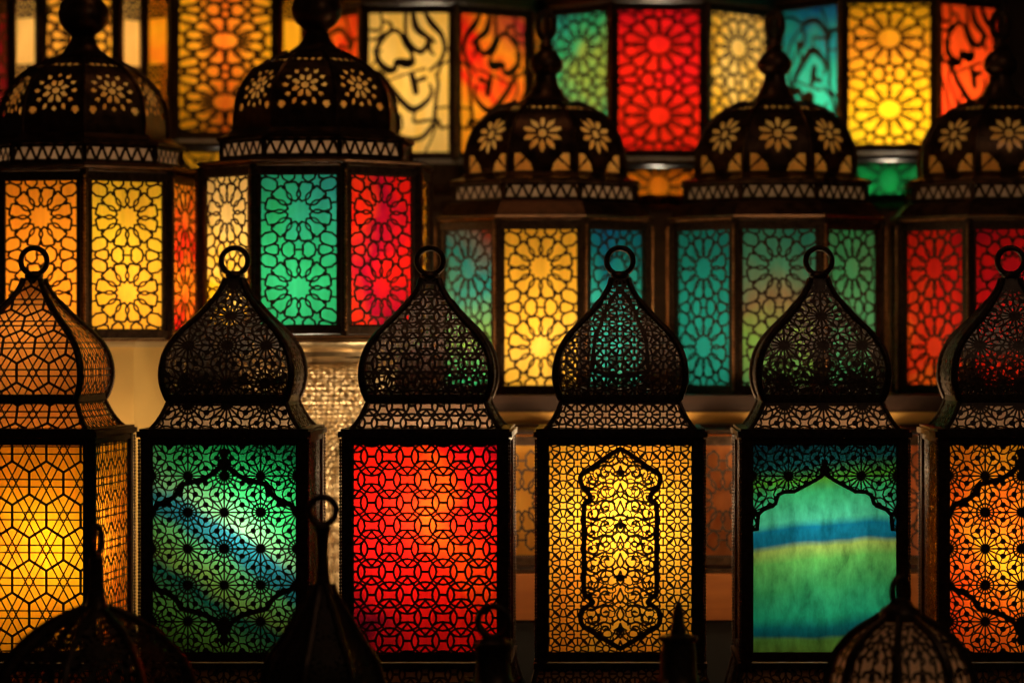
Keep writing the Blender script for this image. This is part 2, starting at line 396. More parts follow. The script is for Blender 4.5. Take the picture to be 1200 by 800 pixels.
# ------------------------------------------------------------------ front row: square lanterns with onion domes
AX = .100          # depth of a front lantern's axis behind its face
def solve(py, hw):
    w = hw/1000*(D+AX)/(D+hw/1000); return w, (400-py)/1000*(D+AX-w)/D
DOME_PX = [(468, 69), (460, 72.5), (448, 75.5), (436, 76), (424, 74.5), (412, 71), (400, 64.5), (388, 55), (378, 45), (368, 35.5), (357, 26.5), (346, 18.5), (336, 13), (326, 10)]
dome_prof = catmull([solve(*p) for p in DOME_PX], 3)
def surf(prof):
    arc = [0]
    for i in range(1, len(prof)): arc.append(arc[-1]+hypot(prof[i][0]-prof[i-1][0], prof[i][1]-prof[i-1][1]))
    def at(v):
        v = max(0, min(arc[-1]-1e-9, v)); i = 0
        lo, hi = 0, len(arc)-1
        while hi-lo > 1:
            m = (lo+hi)//2
            if arc[m] <= v: lo = m
            else: hi = m
        t = (v-arc[lo])/(arc[hi]-arc[lo] or 1); a, b = prof[lo], prof[hi]
        tx, tz = b[0]-a[0], b[1]-a[1]; l = hypot(tx, tz) or 1
        return a[0]+tx*t, a[1]+tz*t, tz/l, -tx/l       # w, z, normal (outward, up)
    return at, arc[-1]
def face_map(at, base, kx=1.0, phi=0):
    c, s = cos(phi), sin(phi)
    def S(u, v, h):
        w, z, no, nz = at(v)
        y = -(w - no*h); zz = z-base - nz*h
        return (u*c-y*s, u*s+y*c, zz)
    return S
FB = -.47          # front shelf top
zT, zB = -.1195, -.3665
SK = [(.098, -.111), (.091, -.1065), (.083, -.098), (.0755, -.0855), (.0705, -.0735), (.0695, -.071)]
BK = [(.116, -.455), (.112, -.44), (.104, -.41), (.099, -.39), (.096, -.379)]
def cut_frame(name):
    pts = [(0, .101), (.010, .091), (.022, .083), (.038, .078), (.050, .074), (.057, .063), (.068, .055), (.078, .051), (.084, .044), (.093, .040)]
    return pts
def front_lantern(fx, rz, name, label, pat_f, pat_s, pat_d, g_front, g_side, extra=None, keep_f=None, bulb=(0, 0, -.23), power=90, width=.098, dome_extra=None, pat_band=None, dome_lining=None, dome_fill_bulb=0):
    X = (fx-CX)/1000
    T = thing(name, label, 'lantern', (X, AX, FB), rz)
    hb = width; po = .012; inn = hb-po
    # corner posts and rails, one frame
    fr = MB(); z = lambda q: q-FB
    for sx in (-1, 1):
        for sy in (-1, 1):
            fr.box(sx*(hb-po/2)-po/2, sx*(hb-po/2)+po/2, sy*(hb-po/2)-po/2, sy*(hb-po/2)+po/2, z(-.3765), z(-.1125))
    for k in range(4):
        c, s = cos(k*pi/2), sin(k*pi/2); xf = lambda x, y, w_, c=c, s=s: (x*c-y*s, x*s+y*c, w_)
        fr.box(-inn, inn, -hb+.001, -hb+.009, z(zT), z(-.1135), xf); fr.box(-inn, inn, -hb+.001, -hb+.009, z(-.3755), z(zB), xf)
    link('frame', fr.mesh('frame', M_METAL), T)
    co = MB(); h1 = hb/.098*.098
    sq = lambda r: [(-r, -r), (r, -r), (r, r), (-r, r)]
    def ringbox(mb, ro, ri, z0, z1):
        for k in range(4):
            c, s = cos(k*pi/2), sin(k*pi/2); xf = lambda x, y, w_, c=c, s=s: (x*c-y*s, x*s+y*c, w_)
            mb.box(-ro, ri, -ro, -ri, z0, z1, xf)
    ringbox(co, hb+.004, hb-.016, z(-.1123), z(-.1055)); ringbox(co, hb+.001, hb-.018, z(-.1056), z(-.1025))
    link('cornice', co.mesh('cornice', M_METAL), T); co = MB()
    ringbox(co, hb+.004, hb-.016, z(-.3835), z(-.3767))
    link('foot_rim', co.mesh('foot_rim', M_METAL), T)
    ba = MB(); ba.box(-.118, .118, -.118, .118, 0, .014); link('base', ba.mesh('base', M_METAL), T)
    # beaded strips down the corners
    for sx in (-1, 1):
        for sy in (-1, 1):
            bd = MB(); n = 66; pts = []; rr = []
            for i in range(n*2+1):
                pts.append((sx*(hb+.0012), sy*(hb+.0012), z(-.375)+(.261)*i/(n*2))); rr.append(.0017 if i % 2 else .0008)
            bd.tube(pts, rr, 6); link('beaded_trim', bd.mesh('beaded_trim', M_METAL), T)
    # panels
    W, H = 2*inn, zT-zB; zc = (zT+zB)/2-FB
    for k, nm in ((0, 'f'), (1, 's'), (-1, 's')):
        phi = k*pi/2; out = (sin(phi), -cos(phi))
        mb = MB(); kp = lambda u, v: abs(u) < W/2+.001 and abs(v) < H/2+.001
        if k == 0:
            kf = keep_f or (lambda u, v: True)
            mb.draw(FLAT, pat_f, lambda u, v: kp(u, v) and kf(u, v))
            for st in (extra or []): mb.draw(FLAT, [st], kp)
        elif k == 1: mb.draw(FLAT, pat_s, kp); side_me = None
        if k == -1: me = side_mesh
        else:
            e = .0022
            for (a, b) in (((-W/2, -H/2), (W/2, -H/2)), ((-W/2, H/2), (W/2, H/2)), ((-W/2, -H/2), (-W/2, H/2)), ((W/2, -H/2), (W/2, H/2))):
                mb.strip(FLAT, a, b, e*2, e*2, 0.0003, .0013)
            me = mb.mesh('lattice_panel', M_SHEET)
        if k == 1: side_mesh = me
        lp = link('lattice_panel', me, T, (out[0]*(hb-.0035), out[1]*(hb-.0035), zc), phi)
        g = MB(); g.quad(-W/2-.003, W/2+.003, .0016, -H/2-.003, H/2+.003)
        link('glass_pane', g.mesh('glass_pane', g_front if k == 0 else g_side), lp)
    g = MB(); g.quad(-W/2, W/2, hb-.007, zc-H/2, zc+H/2); link('rear_glass', g.mesh('rear_glass', M_REAR), T)
    # sloping bands above and below the body, cut sheet with glass behind
    for prof, nm in ((SK, 'upper_band'), (BK, 'lower_band')):
        at, La = surf(catmull(prof, 2)); mb = MB(); gl = MB(); rims = []
        for k in range(4):
            S = face_map(at, FB, phi=k*pi/2)
            mb.draw(S, pat_band or pat_d, lambda u, v: 0 <= v <= La and abs(u) < at(v)[0]-.002, step=.006)
            for v in (.0012, La-.0012): mb.strip(S, (-at(v)[0], v), (at(v)[0], v), .0032, .0032, -.0004, .0018)
            n = 8
            for i in range(n):
                v0, v1 = La*i/n, La*(i+1)/n; a, b = at(v0)[0], at(v1)[0]
                gl.add([S(-a+.004, v0, .004), S(a-.004, v0, .004), S(b-.004, v1, .004), S(-b+.004, v1, .004)], [(0, 1, 2, 3)])
            c4, s4 = cos(k*pi/2), sin(k*pi/2)
            pts = []
            for i in range(9):
                w, zz, *_ = at(La*i/8); pts.append((-w*c4+w*s4, -w*s4-w*c4, zz-FB))
            rim = MB(); rim.tube(pts, .0028, 8); rims.append(rim)
        b_ = link(nm, mb.mesh(nm, M_SHEET), T); link('band_glass', gl.mesh('band_glass', dome_lining or M_PALE), b_)
        for rim in rims: link('rib', rim.mesh('rib', M_METAL, True), b_)
    # onion dome
    at, La = surf(dome_prof); dm = MB(); inner = MB()
    cutw = .0085
    for k in range(4):
        S = face_map(at, FB, phi=k*pi/2); po_ = [(o[0], [(u, v+La*.40) for u, v in o[1]], o[2]) if o[0] == 'l' else ('d', (o[1][0], o[1][1]+La*.40), o[2]) for o in pat_d]
        dm.draw(S, po_, lambda u, v: 0 < v < La and abs(u) < at(v)[0]-.001 and at(v)[0] > .004, step=.006)
        if dome_extra: dm.draw(S, dome_extra, lambda u, v: 0 < v < La and abs(u) < at(v)[0], step=.005)
    dome = link('dome', dm.mesh('dome', M_DSHEET), T)
    if dome_lining:
        gl = MB()
        for k in range(4):
            S = face_map(at, FB, phi=k*pi/2); n = 40
            for i in range(n):
                v0, v1 = La*i/n, La*(i+1)/n; a, b = at(v0)[0], at(v1)[0]
                gl.add([S(-a+.003, v0, .0035), S(a-.003, v0, .0035), S(b-.003, v1, .0035), S(-b+.003, v1, .0035)], [(0, 1, 2, 3)])
        link('dome_lining', gl.mesh('dome_lining', dome_lining, True), dome)
    rb = MB()
    for k in range(4):
        c4, s4 = cos(k*pi/2), sin(k*pi/2); pts = []; rr = []
        for i in range(41):
            w, zz, *_ = at(La*i/40); pts.append((-w*c4+w*s4, -w*s4-w*c4, zz-FB)); rr.append(.0042 if w > .025 else .0034)
        rb.tube(pts, rr, 8)
    link('dome_rib', rb.mesh('dome_rib', M_METAL, True), dome)
    cb = MB(); w0, z0, *_ = at(0)
    ringbox(cb, .0712, .060, z(-.0715), z(-.0625)); link('dome_collar', cb.mesh('dome_collar', M_METAL), dome)
    # neck and ring
    fi = MB(); zt = at(La)[1]-FB; sc_ = (D+AX)/D
    zr = (400-306)/1000*sc_-FB; R = .0155*sc_
    fi.lathe([(.0085, zt-.008), (.0095, zt), (.0085, zt+.003), (.0075, zr-R-.006), (.0105, zr-R-.005), (.0115, zr-R-.001), (.008, zr-R+.003), (.004, zr-R+.004)], 20)
    nk = link('neck', fi.mesh('neck', M_METAL, True), T)
    rg = MB(); rg.tube([(R*cos(2*pi*i/36), 0, zr+R*sin(2*pi*i/36)) for i in range(36)], .0034, 10, closed=True)
    link('ring', rg.mesh('ring', M_METAL, True), T)
    # lamp
    bu = MB(); bx, by, bz = bulb; pr = [(.0135*sin(pi*i/10)+.0002, .030*-cos(pi*i/10)) for i in range(11)]
    bu.lathe([(r, bz-FB+q) for r, q in pr], 12, bx, by); link('bulb', bu.mesh('bulb', bulb_mat(power*1.0), True), T)
    if dome_fill_bulb:
        bu = MB(); bu.lathe([(r*.8, .035-FB-.05+q) for r, q in pr], 12); link('bulb', bu.mesh('bulb', bulb_mat(dome_fill_bulb), True), T)  # extra bulb added to brighten the amber dome
    return T

W0, H0 = .172, .247
frame_px = cut_frame('f')
def sym(pts): return [(-x, y) for x, y in reversed(pts)]+[p for p in pts if p[0] > 0 or True]
def multifoil():
    up = catmull(frame_px, 5); P = []
    for sx in (-1, 1):
        for sy in (-1, 1):
            sc = .94 if sy < 0 else 1
            P.append(('l', [(sx*x, sy*y*sc) for x, y in up], .0060))
            for (x, y) in ((.030, .079), (.052, .069), (.070, .053)): P.append(('d', (sx*x, sy*y*sc), .0044))
    P.append(('d', (0, .099), .0085)); P.append(('d', (0, -.094), .0085)); P.append(('d', (0, .112), .006)); P.append(('d', (0, -.107), .006))
    P.append(('l', [(0, .095), (0, .114)], .008)); P.append(('l', [(0, -.09), (0, -.109)], .008))
    return P
CART = [(0, .117), (.014, .109), (.032, .096), (.045, .087), (.0465, .079), (.0425, .070), (.036, .063), (.037, .055), (.0425, .049), (.0425, 0), (.0425, -.050), (.038, -.056), (.034, -.063), (.045, -.073), (.0465, -.083), (.043, -.091), (.030, -.099), (.014, -.109), (0, -.117)]
def in_cart(u, v):
    u = abs(u)
    if abs(v) > .117: return False
    for (x0, y0), (x1, y1) in zip(CART, CART[1:]):
        if y1 <= v <= y0: return u < x0+(x1-x0)*(y0-v)/((y0-y1) or 1)
    return False
ARCH = [(0, .088), (.010, .081), (.023, .074), (.036, .067), (.048, .0665), (.0545, .063), (.058, .053), (.0615, .050), (.072, .046), (.078, .040), (.0795, .023), (.092, .022)]
def arch_y(u):
    u = abs(u)
    for (x0, y0), (x1, y1) in zip(ARCH, ARCH[1:]):
        if x0 <= u <= x1: return y0+(y1-y0)*(u-x0)/(x1-x0)
    return .019

ROS = pat_rosette(.2, .29); ROS_B = pat_rosette(.22, .2, a=.046, w=.0024); HEX = pat_hex(.2, .29); LNK = pat_links(.2, .29); FINE = pat_fine(.2, .29)
HEXD = pat_hex(.2, .2, a=.0385, b=.034, w=.0031)
LNKD = pat_links(.2, .2, a=.034, b=.0225, w=.0026); FIND = pat_fine(.2, .2, a=.034, w=.0023)
G = {}
G['amber'] = glass('amber_marbled_glass', [(0, (.95, .14, .006)), (.3, (1, .28, .008)), (.55, (1, .40, .008)), (1, (1, .50, .010))], (.1, -.1), .55, 8, 1)
G['amberside'] = glass('orange_marbled_glass', [(0, (.9, .12, .01)), (.4, (1, .28, .012)), (1, (1, .48, .02))], (0, .5), .7, 10, 2)
G['green'] = glass('green_marbled_glass_with_blue_band', [(.08, (.04, .08, .01)), (.18, (.10, .32, .07)), (.29, (.006, .12, .11)), (.34, (.18, .36, .08)), (.435, (.12, .52, .20)), (.475, (.02, .20, .28)), (.54, (.03, .24, .36)), (.585, (.24, .62, .34)), (.68, (.04, .42, .15)), (.80, (.01, .28, .09)), (.92, (.004, .12, .05))], (.32, .65), .12, 7, 4, diff=.2)
G['greenside'] = glass('dark_green_glass', [(0, (.02, .2, .09)), (1, (.08, .4, .2))], (0, .4), .4, 9, 5)
G['red'] = glass('red_marbled_glass', [(0, (.60, .006, .02)), (.14, (.16, .004, .025)), (.22, (.90, .010, .012)), (.46, (.98, .010, .006)), (.54, (1, .022, .005)), (.60, (1, .07, .005)), (.66, (1, .016, .006)), (.73, (.85, .006, .012)), (.80, (.30, .002, .015)), (.9, (.12, .002, .015))], (.30, .36), .34, 6, 8)
G['redside'] = glass('deep_red_glass', [(0, (.6, .02, .01)), (1, (.9, .06, .02))], (0, .4), .4, 9, 6)
G['gold'] = glass('golden_marbled_glass', [(0, (1, .30, .02)), (.33, (1, .40, .03)), (.6, (1, .54, .045)), (1, (1, .60, .10))], (.05, .1), .62, 10, 7)
G['goldside'] = glass('amber_brown_glass', [(0, (.7, .16, .02)), (1, (1, .4, .05))], (0, .4), .5, 9, 8)
G['teal'] = glass('green_glass_with_blue_bands', [(0, (.09, .20, .03)), (.10, (.07, .24, .05)), (.12, (.003, .10, .16)), (.15, (.003, .14, .18)), (.20, (.012, .34, .22)), (.32, (.025, .25, .10)), (.44, (.06, .27, .07)), (.50, (.17, .29, .07)), (.53, (.003, .09, .19)), (.59, (.003, .12, .24)), (.63, (.04, .36, .27)), (.76, (.03, .36, .17)), (.82, (.06, .30, .03)), (.89, (.006, .09, .11)), (1, (.002, .035, .07))], (-.04, 1), .075, 5, 9, streak=(60, 26), sa=.6)
G['fire'] = glass('orange_marbled_glass_with_red', [(0, (.8, .015, .02)), (.22, (1, .09, .01)), (.42, (1, .20, .012)), (.6, (1, .46, .02)), (.8, (1, .17, .01)), (1, (.9, .01, .02))], (.35, .25), .5, 9, 11)
G['domeamber'] = glass('amber_dome_glass', [(0, (.9, .19, .015)), (1, (1, .36, .05))], (0, .3), .6, 14, 3, gain=1.0)

front_lantern(20, radians(-4.2), 'square_lantern', 'amber glass square lantern with hexagon lattice and a glowing amber onion dome', HEX, HEX, HEXD, G['amber'], G['amberside'], bulb=(.03, -.03, -.245), power=42, dome_lining=G['domeamber'], dome_fill_bulb=10, width=.0985)
front_lantern(262, 0, 'square_lantern', 'square lantern with green glass crossed by a blue diagonal band behind a pointed frame lattice', ROS, ROS, ROS_B, G['green'], G['greenside'], extra=multifoil(), bulb=(.034, -.038, -.205), power=52)
front_lantern(498, 0, 'square_lantern', 'square lantern with bright red glass behind a lattice of interlinked circles', LNK, LNK, LNKD, G['red'], G['redside'], bulb=(-.005, -.032, -.20), power=78)
front_lantern(727, 0, 'square_lantern', 'square lantern with golden glass and a tall scrollwork cartouche, front row centre right', FINE+[], FINE, FIND, G['gold'], G['goldside'], keep_f=lambda u, v: not in_cart(u, v),
    extra=[('l', [(s*x, y) for x, y in catmull(CART, 4)], .0058) for s in (-1, 1)]+[(o[0], o[1], o[2], 1) for o in []], bulb=(0, -.028, -.205), power=64,
    dome_extra=[('l', [(0, .155), (-.016, .125), (-.030, .075), (-.034, .035), (0, .028)], .0042), ('l', [(0, .155), (.016, .125), (.030, .075), (.034, .035), (0, .028)], .0042)])
front_lantern(967, 0, 'square_lantern', 'square lantern of plain green glass with dark blue bands under a scalloped arch', ROS, ROS, ROS_B, G['teal'], G['amberside'], keep_f=lambda u, v: v > arch_y(u)-.001,
    extra=[('l', [(s*x, y) for x, y in ARCH], .0046) for s in (-1, 1)]+[('d', (0, .091), .006), ('l', [(0, .088), (0, .102)], .007)], bulb=(.0, -.005, -.235), power=66)
front_lantern(1198, 0, 'square_lantern', 'square lantern with orange and red glass behind a pointed frame lattice', ROS, ROS, ROS_B, G['fire'], G['amberside'], extra=multifoil(), bulb=(-.01, -.010, -.24), power=52)
# scrollwork inside the cartouche of the golden lantern
gl = [o for o in bpy.data.objects if o.name.startswith('square_lantern') and 'scrollwork' in o['label']][0]
sw = MB(); sw.draw(FLAT, pat_arabesque(.238), in_cart)
o = link('scrollwork', sw.mesh('scrollwork', M_SHEET), gl, (0, -.0943, (zT+zB)/2-FB))

# ------------------------------------------------------------------ polygonal lanterns with panes (middle and back rows)
def regular(n, ap, rot):
    R = ap/cos(pi/n); return [(R*sin(rot-pi/n+2*pi*k/n), -R*cos(rot-pi/n+2*pi*k/n)) for k in range(n)]
def chamfered(W, n, rot):
    a = W/2; b = a+n/sqrt(2); P = [(-a, -b), (a, -b), (b, -a), (b, a), (a, b), (-a, b), (-b, a), (-b, -a)]
    c, s = cos(rot), sin(rot); return [(x*c-y*s, x*s+y*c) for x, y in P]
def flower_hole(u, v, kind):
    """u,v in units of face 'pixels' around the flower centre"""
    r = hypot(u, v); t = math.atan2(v, u)
    u, v = u*.88, v*.88; r *= .88
    if r < (4.2 if kind else 3.6): return True
    n = 10 if kind else 8
    for k in range(n):
        th = 2*pi*(k+.5)/n; c, s = cos(th), sin(th); a = u*c+v*s; b = abs(-u*s+v*c)
        if kind:
            if 5.6 < a < 20.5 and b < 2.9*sin(pi*((a-5.6)/14.9)**1.15): return True
        else:
            if 5.2 < a < 14.5 and b < 2.5*sin(pi*(a-5.2)/9.3): return True
    if not kind:
        for k in range(12):
            th = 2*pi*k/12; a = u*cos(th)+v*sin(th)-19.5; b = -u*sin(th)+v*cos(th)
            if abs(a)/3.6+abs(b)/2.6 < 1: return True
    return False
def dome_mesh(ap_prof, n, kind, s):
    """ap_prof: (apothem, z) local metres; s metres per photo pixel"""
    at, La = surf(catmull(ap_prof, 4)); mb = MB(); tn = math.tan(pi/n); NR, NC = 70, 48
    vc = La*(.40 if kind else .42)
    for k in range(n):
        S = face_map(at, 0, phi=2*pi*k/n)
        idx = {}
        def vid(i, j):
            if (i, j) not in idx:
                v = La*i/NR; hw = at(v)[0]*tn; idx[(i, j)] = len(mb.v); mb.v.append(S(hw*(2*j/NC-1), v, 0))
            return idx[(i, j)]
        for i in range(NR):
            v = La*(i+.5)/NR; hw = at(v)[0]*tn
            for j in range(NC):
                u = hw*(2*(j+.5)/NC-1); U, V = u/s, (v-vc)/s; hole = False
                if abs(u) < hw-.0045:
                    if hypot(U, V) < 27: hole = flower_hole(U, V, kind)
                    vt = (La*.80-v)/s
                    if -5 < vt < 5:
                        q = (U/8.0) % 1-.5; hole = hole or hypot(q*8, vt) < 2.6
                    if kind and -44 < V < -24:
                        p_, q_ = abs(U)-(hw/s-26), V+44          # two small triangles in each lower corner
                        if 0 < p_ < 20 and 0 < q_ < 20 and p_+20-q_ > 13 and abs(p_+q_-22) > 1.8: hole = True
                    if not kind and V < -14:
                        cx_ = hw/s-11
                        if hypot(abs(U)-cx_, V+23) < 4.2: hole = True
                if not hole: mb.f.append((vid(i, j), vid(i, j+1), vid(i+1, j+1), vid(i+1, j)))
    return mb, at, La
def poly_lantern(px, Yf, name, label, plan, panes, ztop, zbot, zfoot, mat_post=None, power=90, dome=None, domekind=0, finial=None, bands=None, bulb=(0, 0), taper=None, group=None, beads=True, cat='lantern', lamp_c=(1, .84, .58), rib_c=None, bulb_z=None):
    """panes: dict face index -> (pattern maker, glass). z values in world metres."""
    n = len(plan); apf = -min((plan[k][1]+plan[(k+1) % n][1])/2 for k in range(n)); Yc = Yf+apf
    X = pxx(px, Yc); T = thing(name, label, cat, (X, Yc, zfoot), 0, group); B = zfoot
    faces = []
    for k in range(n):
        a, b = plan[k], plan[(k+1) % n]; phi = math.atan2(b[1]-a[1], b[0]-a[0]); faces.append((a, b, phi, hypot(b[0]-a[0], b[1]-a[1])))
    H = ztop-zbot; pw = .0055
    fr = MB()
    for k, (a, b, phi, W) in enumerate(faces):
        fr.tube([(a[0], a[1], zbot-B-.012), (a[0], a[1], ztop-B+.012)], pw, 6)
        c, s = cos(phi), sin(phi); mx, my = (a[0]+b[0])/2, (a[1]+b[1])/2
        xf = lambda x, y, z_, c=c, s=s, mx=mx, my=my: (mx+x*c-y*s, my+x*s+y*c, z_)
        fr.box(-W/2+.003, W/2-.003, -.003, .004, ztop-B, ztop-B+.010, xf); fr.box(-W/2+.003, W/2-.003, -.003, .004, zbot-B-.010, zbot-B, xf)
        for sx in (-1, 1): fr.box(sx*(W/2-.007)-.0035, sx*(W/2-.007)+.0035, -.001, .004, zbot-B, ztop-B, xf)
    link('frame', fr.mesh('frame', M_METAL), T)
    if beads:
        bd = MB()
        for k, (a, b, phi, W) in enumerate(faces):
            if cos(phi) < -.3: continue
            for q in (a,):
                nn = 40; ln = hypot(*q); ex = (q[0]*(1+.0065/ln), q[1]*(1+.0065/ln))
                bd.tube([(ex[0], ex[1], zbot-B-.006+(H+.012)*i/(2*nn)) for i in range(2*nn+1)], [.0022 if i % 2 else .0011 for i in range(2*nn+1)], 6)
            for zz in (ztop-B+.0125, zbot-B-.0125):
                m = int(W/.0035); bd.tube([(a[0]+(b[0]-a[0])*i/(2*m), a[1]+(b[1]-a[1])*i/(2*m), zz) for i in range(2*m+1)], [.0020 if i % 2 else .001 for i in range(2*m+1)], 5)
        link('beaded_trim', bd.mesh('beaded_trim', M_BRASS), T)
    rear = MB()
    for k, (a, b, phi, W) in enumerate(faces):
        mx, my = (a[0]+b[0])/2, (a[1]+b[1])/2
        if k in panes:
            pm, gmat = panes[k]; pw_ = W-.0175
            mb = MB(); mb.draw(FLAT, pm(pw_, H), lambda u, v: abs(u) < pw_/2+.002 and abs(v) < H/2+.001, samp=.003)
            for (p, q) in (((-pw_/2, -H/2), (pw_/2, -H/2)), ((-pw_/2, H/2), (pw_/2, H/2)), ((-pw_/2, -H/2), (-pw_/2, H/2)), ((pw_/2, -H/2), (pw_/2, H/2))):
                mb.strip(FLAT, p, q, .004, .004, .0002, .0020)
            lp = link('lattice_panel', mb.mesh('lattice_panel', M_SHEET), T, (mx, my, (ztop+zbot)/2-B), phi)
            g = MB(); g.quad(-W/2+.004, W/2-.004, .0030, -H/2-.002, H/2+.002); link('glass_pane', g.mesh('glass_pane', gmat), lp)
        else:
            c, s = cos(phi), sin(phi); xf = lambda x, y, z_, c=c, s=s, mx=mx, my=my: (mx+x*c-y*s, my+x*s+y*c, z_)
            rear.quad(-W/2+.004, W/2-.004, .005, zbot-B, ztop-B, xf)
    if rear.v: link('rear_glass', rear.mesh('rear_glass', M_REAR), T)
    # cornice with its cut triangle band
    z0 = ztop-B+.0155
    if bands:
        hb_, lift, grow = bands               # band height, gap above the panes, outward growth
        zb = z0+lift; co = MB()
        co.loft(plan, [(-.010, z0-.003), (.004, z0-.001), (.006, z0+.002), (.002, z0+.004), (grow+.008, zb-.004), (grow+.004, zb-.003), (grow+.002, zb-.001)], cap=False)
        co.loft(plan, [(grow+.002, zb+hb_), (grow+.006, zb+hb_+.002), (grow+.006, zb+hb_+.006), (grow-.008, zb+hb_+.010), (grow-.016, zb+hb_+.016), (dome[0][0]/cos(pi/n)-hypot(*plan[0])-.002, zb+hb_+.017)], cap=False)
        link('cornice', co.mesh('cornice', M_DOME), T)
        tb = MB(); gb = MB()
        for k, (a, b, phi, W) in enumerate(faces):
            la, lb = hypot(*a), hypot(*b); ga = (a[0]*(1+grow/la), a[1]*(1+grow/la)); g2 = (b[0]*(1+grow/lb), b[1]*(1+grow/lb)); W2 = hypot(g2[0]-ga[0], g2[1]-ga[1])
            mx, my = (ga[0]+g2[0])/2, (ga[1]+g2[1])/2; c, s = cos(phi), sin(phi)
            S = lambda u, v, h, c=c, s=s, mx=mx, my=my: (mx+u*c-h*s, my+u*s+h*c, zb+v)
            m = max(3, round(W2/.0165)); st = W2/m
            for i in range(m):
                x = -W2/2+i*st; tb.strip(S, (x, .001), (x+st/2, hb_-.001), .0038, .0038); tb.strip(S, (x+st/2, hb_-.001), (x+st, .001), .0038, .0038)
            for v in (.001, hb_-.001): tb.strip(S, (-W2/2, v), (W2/2, v), .004, .004, -.0006, .0022)
            for x in (-W2/2, W2/2): tb.strip(S, (x, 0), (x, hb_), .006, .006, -.001, .0024)
            gb.add([S(-W2/2+.002, 0, .004), S(W2/2-.002, 0, .004), S(W2/2-.002, hb_, .004), S(-W2/2+.002, hb_, .004)], [(0, 1, 2, 3)])
        t_ = link('triangle_band', tb.mesh('triangle_band', M_METAL), T); link('band_glass', gb.mesh('band_glass', M_PALE), t_)
        zd = zb+hb_+.016
        prof = [(r, zd+h) for r, h in dome]; key = (domekind, round(prof[0][0], 4), n)
        s_ = (D+Yc)/D/1000
        mb, at, La = dome_mesh([(r, h) for r, h in dome], n, domekind, s_)
        rot = faces[0][2]
        d_ = link('dome', mb.mesh('dome', M_DOME), T, (0, 0, zd), rot)
        li = MB(); tn = math.tan(pi/n)
        for k in range(n):
            S = face_map(at, 0, phi=2*pi*k/n)
            for i in range(20):
                v0, v1 = La*i/20, La*(i+1)/20; a_, b_ = at(v0)[0]*tn-.003, at(v1)[0]*tn-.003
                li.add([S(-a_, v0, .005), S(a_, v0, .005), S(b_, v1, .005), S(-b_, v1, .005)], [(0, 1, 2, 3)])
        link('dome_lining', li.mesh('dome_lining', M_DLINER), d_)  # added sheet behind the piercings, stands for the lit inside of the dome
        rb = MB(); tn = math.tan(pi/n)
        for k in range(n):
            S = face_map(at, 0, phi=2*pi*k/n); rb.tube([S(at(La*i/24)[0]*tn, La*i/24, -.0005) for i in range(25)], .0026, 6)
        link('dome_rib', rb.mesh('dome_rib', M_DOME, True), d_)
        r1, h1 = dome[-1]; fi = MB(); fi.lathe([(r*s_, zd+h1+q*s_-.002) for r, q in finial], 24)
        link('finial', fi.mesh('finial', M_DOME, True), T)
    else:
        rk = .12 if cat == 'small lantern' else 1; co = MB(); co.loft(plan, [(-.02, z0-.004), (.002, z0-.001), (.010*rk, z0+.012*rk), (.010*rk, z0+.020*rk), (-.03, z0+.045*rk), (-.035, z0+.075*rk)]); link('roof', co.mesh('roof', M_METAL), T)
    # base
    zz = zbot-B-.0155
    bs = MB()
    if taper:
        g1, ht, pm, gm = taper
        bs.loft(plan, [(.004, zz+.001), (.006, zz-.003), (.002, zz-.007), (-.010, zz-.008)])
        zl = zz-.009-ht; bs.loft(plan, [(g1-.004, zl-.008), (g1+.004, zl-.004), (g1-.002, zl+.001)])
        bs.loft(plan, [(g1*.7, 0), (g1*.7, .010), (g1*.9, .02), (g1*1.05, .03), (g1, max(.032, zl-.006))])
        for k, (a, b, phi, W) in enumerate(faces):
            if cos(phi) < -.3: continue
            la = hypot(*a); f1 = 1+g1/la; mx, my = (a[0]+b[0])/2, (a[1]+b[1])/2
            W1 = W*f1; mx1, my1 = mx*f1, my*f1; c, s = cos(phi), sin(phi)
            def S(u, v, h, mx=mx, my=my, mx1=mx1, my1=my1, W=W, W1=W1, c=c, s=s):
                t = v/ht+.5; ww = W1+(W-W1)*t; X_ = mx1+(mx-mx1)*t; Y_ = my1+(my-my1)*t; q = u*ww/W
                return (X_+q*c-h*s, Y_+q*s+h*c, zl+ht*t)
            mb = MB(); mb.draw(S, pat_star(W-.016, ht, w=.0036), lambda u, v: abs(u) < W/2-.006 and abs(v) < ht/2)
            for x in (-W/2+.004, W/2-.004): mb.strip(S, (x, -ht/2), (x, ht/2), .007, .007, -.001, .003)
            for v in (-ht/2+.002, ht/2-.002): mb.strip(S, (-W/2, v), (W/2, v), .005, .005, -.001, .003)
            lp = link('skirt_panel', mb.mesh('skirt_panel', M_SHEET), T)
            g = MB(); g.add([S(-W/2+.002, -ht/2, .005), S(W/2-.002, -ht/2, .005), S(W/2-.002, ht/2, .005), S(-W/2+.002, ht/2, .005)], [(0, 1, 2, 3)])
            link('glass_pane', g.mesh('glass_pane', gm), lp)
    else:
        bs.loft(plan, [(-.03, 0), (-.006, 0), (-.004, zz*.35), (.006, zz*.6), (.006, zz), (.002, zz+.001), (-.03, zz+.002)] if zz > .008 else [(-.01, 0), (.004, 0), (.004, max(zz, .002)), (-.01, max(zz, .002)+.001)])
    link('base', bs.mesh('base', M_METAL), T)
    bu = MB(); cz = (bulb_z if bulb_z is not None else (ztop+zbot)/2)-B; pr = [(.0155*sin(pi*i/10)+.0002, .034*-cos(pi*i/10)) for i in range(11)]
    bu.lathe([(r, cz+q) for r, q in pr], 12, bulb[0], bulb[1]); link('bulb', bu.mesh('bulb', bulb_mat(power*.68, lamp_c), True), T)
